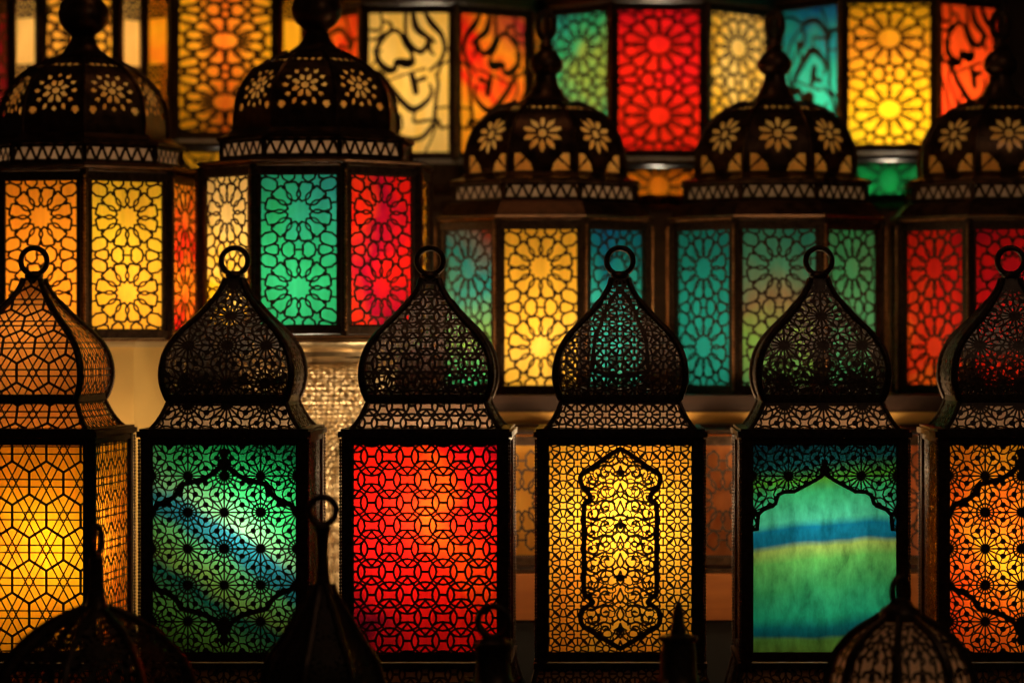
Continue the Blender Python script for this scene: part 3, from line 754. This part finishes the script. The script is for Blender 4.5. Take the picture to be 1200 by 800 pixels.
    if bands:
        bu = MB(); bu.lathe([(r*.6, zd+.012+q*.5) for r, q in pr], 12); link('bulb', bu.mesh('bulb', bulb_mat(power*(.26 if domekind else .12), lamp_c), True), T)  # extra small bulb added to brighten the dome liner
    if taper:
        bu = MB(); zq = zl+taper[1]*.5; bu.lathe([(r*.6, zq+q*.5) for r, q in pr], 12); link('bulb', bu.mesh('bulb', bulb_mat(power*1.1, lamp_c), True), T)  # extra bulb added to brighten the skirt glass
    return T
star = lambda w=.0027: (lambda W, H: pat_star(W, H, w, s=W*1.0, sy=H/2.08))
def halfstar(w=.003): return lambda W, H: pat_star(W, H, w, s=W, sy=W)
script = lambda fx=1, fy=1, k=1.25: (lambda W, H: pat_script(W, H, fx, fy, k))
def narrow(W, H):                                  # lattice above and below a plain opening
    P = [q for q in pat_star(W, H*1.0, .0030, s=W, sy=W)]
    res = []
    for o in P:
        if (abs(o[1][1]) > H*.13 if o[0] == 'd' else all(abs(y) > H*.13 for x, y in o[1])): res.append(o)
    res += [('l', [(-W/2, s*H*.13), (W/2, s*H*.13)], .003) for s in (-1, 1)]
    return res
def gm(name, *cols, d=(.2, .4), amp=.5, sc=10, seed=1, gain=1, **k):
    n = len(cols); return glass(name, [(.12+.76*i/(n-1), c) for i, c in enumerate(cols)], d, amp, sc, seed, gain, **k)
YEL = (1, .50, .012); ORA = (1, .25, .012); RED = (.95, .012, .008); CRI = (.45, .003, .03); GRN = (.045, .46, .19); TEA = (.03, .40, .34); BLU = (.006, .10, .30); OLV = (.30, .42, .07); CRE = (1, .64, .18)

DOME_A = [(.101, 0), (.1015, .012), (.100, .030), (.095, .052), (.083, .072), (.066, .088), (.047, .099), (.036, .105)]
FIN_A = [(32, -2), (34, 2), (28, 6), (22, 10), (16, 18), (13, 26), (15, 30), (23, 36), (29, 45), (30, 54), (27, 64), (20, 72), (13, 77), (10, 80), (13, 84), (12, 90), (6, 100), (2, 118)]
FIN_C = [(30, -2), (32, 2), (25, 6), (20, 12), (14, 24), (12, 34), (17, 38), (20, 44), (19, 52), (13, 60), (8, 64), (9, 68), (5, 74), (3, 78)]

# --- middle row, left pair, on stands of their own
YA = .30; sA = (D+YA)/D
apA = .131*sA
def zA(py): return pz(py, YA)
planA = regular(8, apA, radians(33))
a_l = poly_lantern(98, YA, 'octagonal_lantern', 'domed lantern with orange and yellow panes standing on a cream box', planA,
    {0: (star(), gm('yellow_pane', YEL, (1, .42, .03), (1, .60, .03), YEL, seed=3)), 7: (star(), gm('orange_pane', ORA, (1, .30, .015), (1, .36, .02), seed=4)), 1: (star(), gm('red_orange_pane', RED, ORA, RED, (1, .3, .02), d=(0, 1), seed=5)), 6: (star(), gm('orange_pane', ORA, YEL, seed=6)), 2: (star(), gm('orange_pane', ORA, YEL, seed=16))},
    zA(210), zA(387), zA(393)-.002, power=100, dome=DOME_A, domekind=0, finial=FIN_A, bands=(.0215, .009, -.026), bulb=(.01, -.02), bulb_z=zA(330))
planB = regular(8, apA*1.0, radians(-3.5))
b_l = poly_lantern(371, YA, 'octagonal_lantern', 'domed lantern with green and red panes on a hammered silver pedestal', planB,
    {0: (star(), gm('green_pane', (.02, .42, .12), (.03, .5, .22), (.02, .40, .16), TEA, BLU, d=(.25, .55), seed=7, amp=.3)), 1: (star(), gm('red_pane', RED, (1, .04, .01), CRI, RED, (1, .02, .01), d=(.8, .1), seed=8)), 7: (star(), gm('yellow_pane', YEL, YEL, CRE, (.8, .45, .2), d=(.3, .5), seed=9)), 2: (star(), gm('yellow_pane', YEL, ORA, seed=10)), 6: (star(), gm('yellow_pane', YEL, ORA, seed=10))},
    zA(203), zA(382), zA(392)-.002, power=110, dome=DOME_A, domekind=0, finial=FIN_A, bands=(.0215, .009, -.026), bulb=(-.01, -.01), bulb_z=zA(320))

# --- middle row, three lanterns on the wooden shelf
YC = .47; sC = (D+YC)/D
def zC(py): return pz(py, YC)
apC = .125*sC
DOME_C = [(.107, 0), (.108, .012), (.106, .034), (.097, .060), (.080, .080), (.058, .094), (.040, .101)]
def mid(px, rot, label, panes, **k):
    return poly_lantern(px, YC, 'octagonal_lantern', label, regular(8, apC, radians(rot)), panes, zC(267), zC(453), zC(462), dome=DOME_C, domekind=1, finial=FIN_C, bands=(.0215, .024, -.020), bulb_z=zC(390), **k)
c_l = mid(640, -1.7, 'domed lantern with a yellow pane between green and blue panes on the shelf',
    {0: (star(.0029), gm('golden_pane', (1, .46, .03), (1, .50, .04), (1, .58, .10), seed=12, d=(.1, -.4))), 7: (star(.0029), gm('green_pane', GRN, (.22, .36, .06), (.14, .36, .16), (.02, .3, .28), (.3, .05, .03), d=(.1, .8), seed=13, amp=.25)), 1: (star(.0029), gm('blue_green_pane', (.1, .4, .2), TEA, TEA, (.01, .22, .26), BLU, d=(-.1, .7), seed=14, amp=.35)), 2: (star(), gm('orange_pane', ORA, YEL, seed=15)), 6: (star(), gm('orange_pane', ORA, YEL, seed=15))}, power=85, bulb=(-.005, -.03))
d_l = mid(908, -1, 'domed octagonal lantern with all teal and pale green panes on the wooden shelf',
    {0: (star(.0029), gm('pale_green_pane', (.12, .48, .20), (.28, .50, .10), (.35, .22, .10), (.10, .36, .22), (.04, .30, .22), d=(.1, .8), seed=17, amp=.3)), 7: (star(.0029), gm('teal_pane', TEA, (.02, .42, .36), (.02, .30, .30), d=(.2, .4), seed=18)), 1: (star(.0029), gm('green_pane', (.08, .44, .22), (.12, .42, .18), GRN, seed=19)), 2: (star(), gm('green_pane', GRN, TEA, seed=20)), 6: (star(), gm('green_pane', GRN, TEA, seed=20))}, power=52)
e_l = mid(1172, -1, 'domed octagonal lantern with red and orange panes at the right end of the wooden shelf',
    {0: (star(.0029), gm('deep_red_pane', (.9, .05, .01), RED, CRI, d=(-.2, .5), seed=21)), 7: (star(.0029), gm('red_orange_pane', ORA, (1, .06, .01), RED, CRI, d=(.5, .4), seed=22)), 1: (star(.0029), gm('red_pane', RED, CRI, seed=23)), 2: (star(), gm('red_pane', RED, ORA, seed=24)), 6: (star(), gm('orange_pane', ORA, YEL, seed=24))}, power=40)
def loop(parent, zc, s=1):
    mb = MB(); mb.tube([(0.011*cos(2*pi*i/24)*s, 0, zc+.019*sin(2*pi*i/24)*s) for i in range(24)], .0042, 8, closed=True); link('finial_loop', mb.mesh('finial_loop', M_METAL, True), parent)
for o_ in (c_l, d_l, e_l):
    f = [c for c in o_.children if c.name.startswith('finial')][0]
    loop(o_, max(v.co.z for v in f.data.vertices)+.017)

# --- back row
YG = .95; sG = (D+YG)/D
def zG(py): return pz(py, YG)
apG = .134*sG
def back(px, rot, label, panes, taper=None, top=10, bot=178, **k):
    return poly_lantern(px, YG, 'octagonal_lantern', label, regular(8, apG, radians(rot)), panes, zG(top), zG(bot), zG(250), taper=taper, **k)
FW = .0040
back(501, -6, 'large octagonal lantern with black calligraphy over cream and fiery orange panes in the back row',
    {0: (script(), gm('cream_pane', YEL, CRE, (1, .58, .10), CRE, seed=31, gain=1.0)), 1: (script(-1, 1), gm('fiery_pane', (1, .4, .02), ORA, RED, (1, .30, .015), CRI, d=(.5, .5), seed=32)), 7: (script(1, -1), gm('orange_pane', ORA, RED, seed=33)), 2: (star(FW), gm('yellow_pane', YEL, ORA, seed=34)), 6: (star(FW), gm('green_pane', GRN, TEA, seed=34))}, top=14, bot=180, power=125)
back(771, -.5, 'large octagonal lantern with a red pane between green and yellow panes in the back row',
    {0: (star(FW), gm('red_pane', RED, (1, .03, .008), (1, .02, .008), (.9, .01, .015), CRI, d=(.1, .6), amp=.35, seed=35)), 7: (star(FW), gm('green_pane', TEA, GRN, OLV, GRN, TEA, d=(-.3, .7), seed=36)), 1: (star(FW), gm('yellow_pane', (.9, .5, .18), YEL, CRE, YEL, seed=37)), 2: (star(FW), gm('yellow_pane', YEL, ORA, seed=34)), 6: (star(FW), gm('green_pane', GRN, TEA, seed=34))},
    taper=(-.055, .058, None, gm('orange_pane', ORA, (1, .3, .015), ORA, seed=38, gain=1.0)), top=11, bot=177, power=130)
back(1042, -5.5, 'back row lantern with a bright yellow pane between teal and red calligraphy panes',
    {0: (star(FW), gm('bright_yellow_pane', (1, .6, .02), YEL, (1, .34, .02), YEL, d=(0, .8), amp=.25, seed=39)), 7: (script(1, -1, 1.4), gm('teal_pane', (.02, .5, .3), (.03, .5, .36), (.02, .4, .3), BLU, d=(.1, .8), seed=40, amp=.3)), 1: (script(1, 1, 1.4), gm('scarlet_pane', (1, .02, .01), (1, .09, .01), (1, .05, .01), seed=41)), 2: (star(FW), gm('red_pane', RED, ORA, seed=42)), 6: (star(FW), gm('green_pane', GRN, TEA, seed=42))},
    taper=(-.055, .055, None, gm('green_pane', GRN, (.01, .4, .10), GRN, seed=43, gain=1.0)), top=3, bot=170, power=150, bulb_z=zG(125), bulb=(0, -.05))
def fback(px, label, g0, g1, g2, Wf=.158, rot=7.5, **k):
    planF = chamfered(Wf, .062, radians(rot))
    return poly_lantern(px, YG, 'chamfered_lantern', label, planF, {0: (lambda W, H: pat_star(W, H, .0052, s=W, sy=H/3.12), g0), 1: (narrow, g1), 7: (narrow, g2), 2: (star(FW), g0), 6: (star(FW), g0)}, zG(-60), zG(156), zG(250), taper=(-.050, .030, None, g1), beads=False, **k)
fback(264, 'tall lantern with an orange lattice pane between narrow yellow strips in the back row', gm('orange_pane', YEL, (1, .4, .02), (1, .2, .015), (1, .36, .02), YEL, d=(1, 0), amp=.12, seed=44), gm('yellow_strip', YEL, (1, .45, .03), seed=45), gm('orange_yellow_strip', YEL, ORA, YEL, seed=46), power=70)
fback(92, 'tall lantern with narrow cream strips beside its yellow pane in the back row', gm('yellow_pane', YEL, (1, .42, .05), YEL, seed=47), gm('cream_strip', (1, .5, .12), CRE, seed=48), gm('cream_strip', (1, .5, .12), CRE, seed=49), power=52, Wf=.116, rot=11)
back(-78, 0, 'lantern with dark red panes cut off by the left edge in the back row', {0: (star(FW), gm('dark_red_pane', CRI, RED, seed=50)), 1: (star(FW), gm('dark_red_pane', CRI, (.5, .02, .02), seed=51)), 2: (star(FW), gm('dark_red_pane', CRI, (.5, .02, .02), seed=52))}, power=30)

# ------------------------------------------------------------------ stands
# cream box under the left octagonal lantern
cx_, cy_ = pxx(98, YA+apA), YA+apA; zt = zA(393)-.003; zfl = -.47
T = thing('box_stand', 'plain cream box stand under the orange and yellow lantern', 'stand', (cx_, cy_, zfl))
mb = MB(); mb.loft(regular(8, .128, radians(15)), [(0, 0), (0, zt-zfl-.0005)]); link('body', mb.mesh('body', cloth('cream_paper', (.85, .55, .17))), T)
mb = MB(); mb.loft(regular(8, .128, radians(15)), [(.003, zt-zfl-.012), (.004, zt-zfl-.008), (.004, zt-zfl-.0003), (.0, zt-zfl)]); link('rim', mb.mesh('rim', cloth('cream_edge', (.6, .42, .2))), T)
# hammered pedestal
cx_ = pxx(371, YA+apA)
T = thing('pedestal', 'hammered silver goblet shaped pedestal under the green and red lantern', 'pedestal', (cx_, cy_, zfl))
h = zt-zfl
pp = catmull([(.118, h-.026), (.110, h-.032), (.104, h-.040), (.101, h-.058), (.094, h-.085), (.080, h-.110), (.060, h-.134), (.042, h-.160), (.034, h-.200), (.032, h-.26), (.040, h-.33), (.07, h-.38), (.11, h-.42), (.13, .012), (.13, 0)], 16)
NN = 240; vs = []; fs = []
for i, (r, z_) in enumerate(pp):
    for j in range(NN):
        th = 2*pi*j/NN; fc = cos(pi/8)/cos(((th+.2) % (pi/4))-pi/8); r_ = r*(fc*1.04); a_ = (sin(th*19+i*.42)*sin(th*19-i*.42)); k_ = .0046*max(0, abs(a_))**.7 if 18 < i < 190 else 0
        vs.append(((r_+k_*min(1, r/.06))*cos(th), (r_+k_*min(1, r/.06))*sin(th), z_))
for i in range(len(pp)-1):
    for j in range(NN): fs.append((i*NN+j, (i+1)*NN+j, (i+1)*NN+(j+1) % NN, i*NN+(j+1) % NN))
mb = MB(); mb.add(vs, fs); link('goblet', mb.mesh('goblet', M_HAMMER, False), T)
mb = MB(); mb.lathe([(.02, h-.03), (.112, h-.028), (.118, h-.024), (.118, h-.018), (.122, h-.015), (.138, h-.010), (.141, h-.006), (.139, h-.001), (.02, h-.0005)], 64); link('rim', mb.mesh('rim', M_HAMMER, True), T)

def structure(name, mb, mat, smooth=False):
    o = link(name, mb.mesh(name, mat, smooth)); o['kind'] = 'structure'; return o
M_WOOD = wood('brown_wood', (.025, .009, .004), (.06, .022, .009)); M_LITEDGE = wood('lit_edge_wood', (.75, .36, .06), (.90, .50, .12)); M_BLACK = cloth('black_cloth', (.012, .010, .010)); M_BLUE = cloth('blue_cloth', (.03, .09, .18))
mb = MB(); xl, xr = pxx(530, .5), 1.25
mb.box(xl, xr, .415, .86, zC(462)-.03, zC(462)-.0005)
shelf = thing('display_shelf', 'brown wooden shelf carrying the three domed lanterns on the right', 'shelf', (0, .42, zC(462)-.03-.0))
del_ = mb; mb = MB(); mb.box(xl, xr, 0, .45, .008, .0295); link('board', mb.mesh('board', M_WOOD), shelf)
mb = MB(); mb.box(xl, xr, -.004, .006, -.025, .0075); link('lit_edge_strip', mb.mesh('lit_edge_strip', M_LITEDGE), shelf)  # pale orange strip: light on the lower shelf edge put into its colour
mb = MB()
for x in (xl+.02, .35, 1.2): mb.box(x, x+.03, .02, .43, -.47-(zC(462)-.03), -.0345)
link('upright', mb.mesh('upright', M_WOOD), shelf)
# lower step with an orange board and black drape behind the front row
st = thing('display_step', 'low step with an orange board above black drape behind the front lanterns', 'step', (0, .34, -.47))
zo1, zo0 = pz(672, .34), pz(726, .34)
mb = MB(); mb.box(pxx(560, .34), 1.3, 0, .07, zo0+.47, zo1+.47); link('board', mb.mesh('board', wood('orange_wood', (.26, .075, .010), (.36, .11, .016))), st)
mb = MB(); mb.box(pxx(560, .34), 1.3, .004, .06, .012, zo0+.469); link('drape', mb.mesh('drape', M_BLACK), st)
# small amber lanterns peeping through the gaps, standing on the low step
def small(px, label, gl_, power):
    pl = regular(4, .058, 0); Yf = .345
    return poly_lantern(px, Yf, 'small_lantern', label, pl, {0: (lambda W, H: pat_star(W, H, .0026, s=W, sy=W), gl_), 1: (star(), gl_), 3: (star(), gl_)}, pz(520, Yf), pz(652, Yf), zo1+.001, power=power, beads=False, cat='small lantern')
small(613, 'small amber lantern half hidden in the gap left of the golden lantern', gm('amber_pane', (.8, .34, .04), (.9, .44, .06), seed=61), 2.2)
small(845, 'small dim brown lantern half hidden in the gap left of the plain green lantern', gm('brown_pane', (.5, .14, .03), (.6, .2, .05), seed=62), .5)
small(1082, 'small dim orange lantern half hidden in the gap left of the rightmost front lantern', gm('orange_brown_pane', (.7, .16, .03), (.8, .2, .05), seed=63), 1.6)
# back shelf and its brown riser
mb = MB(); mb.box(-1.35, 1.45, .88, 1.45, zG(250)-.03, zG(250)-.0005); o = link('wooden_shelf', mb.mesh('wooden_shelf', M_WOOD)); o['label'] = 'dark wooden top shelf under the back row of large lanterns'; o['category'] = 'shelf'
mb = MB(); mb.box(-1.35, 1.45, .90, .93, -.47, zG(250)-.031); structure('wall', mb, M_WOOD)
mb = MB(); mb.box(-2.6, 2.6, 1.9, 1.95, -1.2, 1.6); structure('wall', mb, cloth('dark_wall', (.05, .028, .016)))
mb = MB(); mb.box(-1.4, 1.5, -.14, .9, -.50, -.4705); o = link('cloth_shelf', mb.mesh('cloth_shelf', M_BLUE)); o['label'] = 'blue cloth covered shelf under the front row of square lanterns'; o['category'] = 'shelf'
mb = MB(); mb.box(-2, 2, -1.0, -.15, -.83, -.80); o = link('table', mb.mesh('table', M_BLACK)); o['label'] = 'black cloth covered table under the nearest blurred lanterns'; o['category'] = 'table'
mb = MB(); mb.box(-4, 4, -3.5, 3, -1.25, -1.2); structure('floor', mb, cloth('dark_floor', (.04, .03, .025)))

# ------------------------------------------------------------------ nearest, blurred lantern tops
YF = -.36; FT = -.80
def near_lantern(px, label, prof_px, n, ring=None, neck=None, cap=None, glass_m=None, power=6, rot=0, pat=None, name='domed_lantern', rib=.004, bw=None, bulb_f=.55):
    s = (D+YF)/D/1000; X = (px-CX)*s; T = thing(name, label, 'lantern', (X, YF, FT), rot)
    zz = lambda py: (400-py)*s-FT
    prof = [(hw*s*.97, zz(py)) for py, hw in prof_px]          # bottom first
    at, La = surf(catmull(prof, 4)); dm = MB(); tn = math.tan(pi/n); gl = MB(); rb = MB()
    for k in range(n):
        S = face_map(at, 0, phi=2*pi*k/n)
        if pat: dm.draw(S, [(o[0], [(u, v+La*.5) for u, v in o[1]], o[2]) if o[0] == 'l' else ('d', (o[1][0], o[1][1]+La*.5), o[2]) for o in pat], lambda u, v: 0 < v < La and abs(u) < at(v)[0]*tn, step=.008)
        for i in range(24):
            v0, v1 = La*i/24, La*(i+1)/24; a, b = at(v0)[0]*tn, at(v1)[0]*tn
            gl.add([S(-a, v0, .004), S(a, v0, .004), S(b, v1, .004), S(-b, v1, .004)], [(0, 1, 2, 3)])
        rb.tube([S(at(La*i/24)[0]*tn, La*i/24, 0) for i in range(25)], rib, 6)
    d_ = link('dome', dm.mesh('dome', M_SHEET), T) if dm.v else link('dome', rb.mesh('dome', M_METAL, True), T)
    if dm.v: link('dome_rib', rb.mesh('dome_rib', M_METAL, True), d_)
    if glass_m: link('dome_lining', gl.mesh('dome_lining', glass_m, True), d_)
    ft = MB(); ft.lathe([(hw*s, zz(py)) for py, hw in neck], 24); link('neck', ft.mesh('neck', M_METAL, True), T)
    if ring:
        py, R, w, tilt = ring; mb = MB(); c, t_ = cos(tilt), sin(tilt); R *= s
        mb.tube([(R*w*cos(2*pi*i/30)*c, R*w*cos(2*pi*i/30)*t_, zz(py)+R*sin(2*pi*i/30)) for i in range(30)], 3.9*s, 8, closed=True); link('ring', mb.mesh('ring', M_METAL, True), T)
    # body below the frame edge
    bwid = bw*s; pl = regular(n, bwid, 0); zb = prof[0][1]; bd = MB()
    bd.loft(pl, [(-.02, zb+.001), (.004, zb), (.004, zb-.010), (-.002, zb-.012)]); bd.loft(pl, [(0, 0), (.006, .004), (.006, .02), (-.004, .024)])
    for (x, y) in pl: bd.tube([(x*.98, y*.98, .022), (x*.98, y*.98, zb-.011)], .005, 6)
    link('frame', bd.mesh('frame', M_METAL), T)
    gb = MB(); gb.loft(pl, [(-.006, .024), (-.006, zb-.012)], cap=False); link('body_glass', gb.mesh('body_glass', gm('body_glass', (.5, .1, .03), (.4, .16, .05), seed=int(px))), T)
    if power:
        bu = MB(); pr = [(.0135*sin(pi*i/10)+.0002, .030*-cos(pi*i/10)) for i in range(11)]; bu.lathe([(r, zb*bulb_f+q) for r, q in pr], 12); link('bulb', bu.mesh('bulb', bulb_mat(power), True), T)
    return T
def pat_arch_rows():
    P = []
    for r in range(-3, 5):
        for i in range(-4, 5): P.append(spiral(i*.014+(r % 2)*.007, r*.016, .0068, r*.9, .8, 1 if i % 2 else -1, .0026))
    return P
near_lantern(113, 'blurred low round domed lantern top with an edge-on ring at the bottom left', [(830, 116), (812, 115), (798, 112), (775, 103), (752, 83), (738, 66), (728, 50), (719, 32), (712, 15)], 8,
    ring=(633, 17, .62, .9), neck=[(718, 18), (712, 15), (703, 11), (690, 9), (672, 9), (662, 8), (654, 9), (650, 5)], power=.8, pat=pat_rosette(.3, .3, a=.060, w=.0024), bw=110, rot=.25)
near_lantern(378, 'blurred dark onion domed lantern top with a round ring between the green and red lanterns', [(835, 70), (812, 70), (798, 69), (775, 63), (760, 54), (746, 44), (728, 34), (711, 25), (698, 16), (685, 11)], 8,
    ring=(598, 16, 1, 0), neck=[(694, 12), (680, 9), (650, 6.5), (625, 8), (618, 11), (614, 6)], glass_m=gm('smoky_red_glass', (.16, .02, .015), (.10, .06, .03), seed=72), power=1.2, pat=pat_rosette(.3, .3, a=.034, w=.0032), bw=66, rot=.2)
near_lantern(578, 'blurred small dark lantern cap with a thin ring in front of the red lantern', [(850, 60), (835, 52), (820, 44), (806, 34), (795, 27)], 6,
    ring=(728, 18, 1, 0), neck=[(798, 26), (792, 22), (765, 20), (758, 23), (752, 22), (747, 12), (744, 6)], glass_m=gm('smoky_glass', (.05, .03, .02), (.09, .05, .02), seed=73), power=0, bw=56)
near_lantern(795, 'blurred dark lantern with a tall pointed spire in front of the golden lantern', [(850, 62), (835, 52), (820, 42), (806, 33), (795, 26)], 6,
    neck=[(798, 26), (790, 22), (765, 21), (752, 19), (750, 23), (745, 23), (742, 10), (730, 7.5), (715, 6), (706, 3), (702, .5)], glass_m=gm('smoky_glass', (.05, .03, .02), (.09, .05, .02), seed=74), power=0, bw=56, name='spired_lantern')
near_lantern(1055, 'blurred ribbed dome lantern top with a small arched handle at the bottom right', [(835, 84), (812, 84), (792, 81), (768, 73), (752, 62), (738, 48), (727, 30), (721, 22)], 8,
    ring=(693, 17, .62, .2), neck=[(727, 25), (718, 25), (713, 22), (708, 15), (704, 12), (700, 3)], glass_m=gm('pale_glass', (.6, .08, .01), (1, .36, .10), (.6, .08, .01), (1, .5, .25), seed=75, gain=.9, amp=1.2, sc=20), power=1.5, pat=pat_arch_rows() + [('l', [(-.015, -.06), (-.015, .0), (0, .03), (.015, 0), (.015, -.06)], .003), ('l', [(0, -.06), (0, .03)], .0022), ('l', [(-.015, -.02), (0, -.008), (.015, -.02)], .0022), ('l', [(-.015, -.045), (0, -.033), (.015, -.045)], .0022), ('l', [(-.024, -.06), (-.022, 0), (0, .05), (.022, 0), (.024, -.06)], .0022), ('d', (0, -.018), .004), ('d', (0, .01), .004)], bw=80, rot=radians(14), rib=.0045, bulb_f=1.04)

for o in COL.objects:
    if o.parent or 'label' not in o or 'lantern' not in o.name: continue
    o['group'] = ('square lanterns in the front row' if o.name.startswith('square') else 'small lanterns on the low step' if o.name.startswith('small') else
                  'blurred lantern tops nearest the camera' if o.location.y < -.1 else 'domed lanterns in the middle row' if o.location.y < .8 else 'large lanterns in the back row')
# ------------------------------------------------------------------ world, camera
w = bpy.data.worlds.new('World'); sc.world = w; w.use_nodes = True
bg = w.node_tree.nodes['Background']; bg.inputs[0].default_value = (1.0, .62, .38, 1); bg.inputs[1].default_value = .011
cam = bpy.data.cameras.new('camera'); co = bpy.data.objects.new('camera', cam); COL.objects.link(co); sc.camera = co
co.location = (0, -D, 0); co.rotation_euler = (pi/2, 0, 0); cam.sensor_width = 36; cam.lens = 36*D/1.2; cam.shift_x = (600-CX)/1200; cam.clip_start = .05; cam.clip_end = 50
cam.dof.use_dof = True; cam.dof.focus_distance = D+.01; cam.dof.aperture_fstop = 3.1; cam.dof.aperture_blades = 0
ld = bpy.data.lights.new('added_front_fill', 'AREA'); ld.shape = 'DISK'; ld.size = .35; ld.energy = 1.3; ld.color = (1, .72, .48)  # added warm fill from above and in front, no real fixture
l2 = bpy.data.lights.new('added_top_fill', 'AREA'); l2.shape = 'DISK'; l2.size = .25; l2.energy = .5; l2.color = (1, .50, .22)  # added overhead light for rim highlights on the domes
o2 = bpy.data.objects.new('added_top_fill', l2); COL.objects.link(o2); o2.location = (-.2, .25, 1.5); o2.rotation_euler = (radians(-8), 0, 0)
lo = bpy.data.objects.new('added_front_fill', ld); COL.objects.link(lo); lo.location = (.9, -1.6, 1.5); lo.rotation_euler = (radians(50), 0, radians(28))
for nm, px_, y_, z_, e_ in (('added_shelf_fill', 285, .235, -.17, .65), ('added_shelf_fill', 60, .245, -.20, .7), ('added_shelf_fill', 500, .30, -.17, .7), ('added_shelf_fill', 735, .30, -.16, 1.1), ('added_shelf_fill', 970, .30, -.16, .8), ('added_shelf_fill', 575, .33, -.135, .35), ('added_shelf_fill', 655, .33, -.135, .3), ('added_shelf_fill', 885, .33, -.135, .35)):  # added lights hidden behind the front row, brighten pedestal, box and shelf edge
    l_ = bpy.data.lights.new(nm, 'POINT'); l_.energy = e_; l_.shadow_soft_size = .02; l_.color = (1, .70, .38)
    o_ = bpy.data.objects.new(nm, l_); COL.objects.link(o_); o_.location = (pxx(px_, y_), y_, z_)
sc.view_settings.view_transform = 'Standard'; sc.view_settings.look = 'None'; sc.view_settings.exposure = 0; sc.view_settings.gamma = 1
sc.cycles.max_bounces = 8; sc.cycles.diffuse_bounces = 4; sc.cycles.transmission_bounces = 6; sc.cycles.sample_clamp_indirect = 4; sc.cycles.use_denoising = True
sc.cycles.blur_glossy = .5; sc.cycles.caustics_reflective = False; sc.cycles.caustics_refractive = False
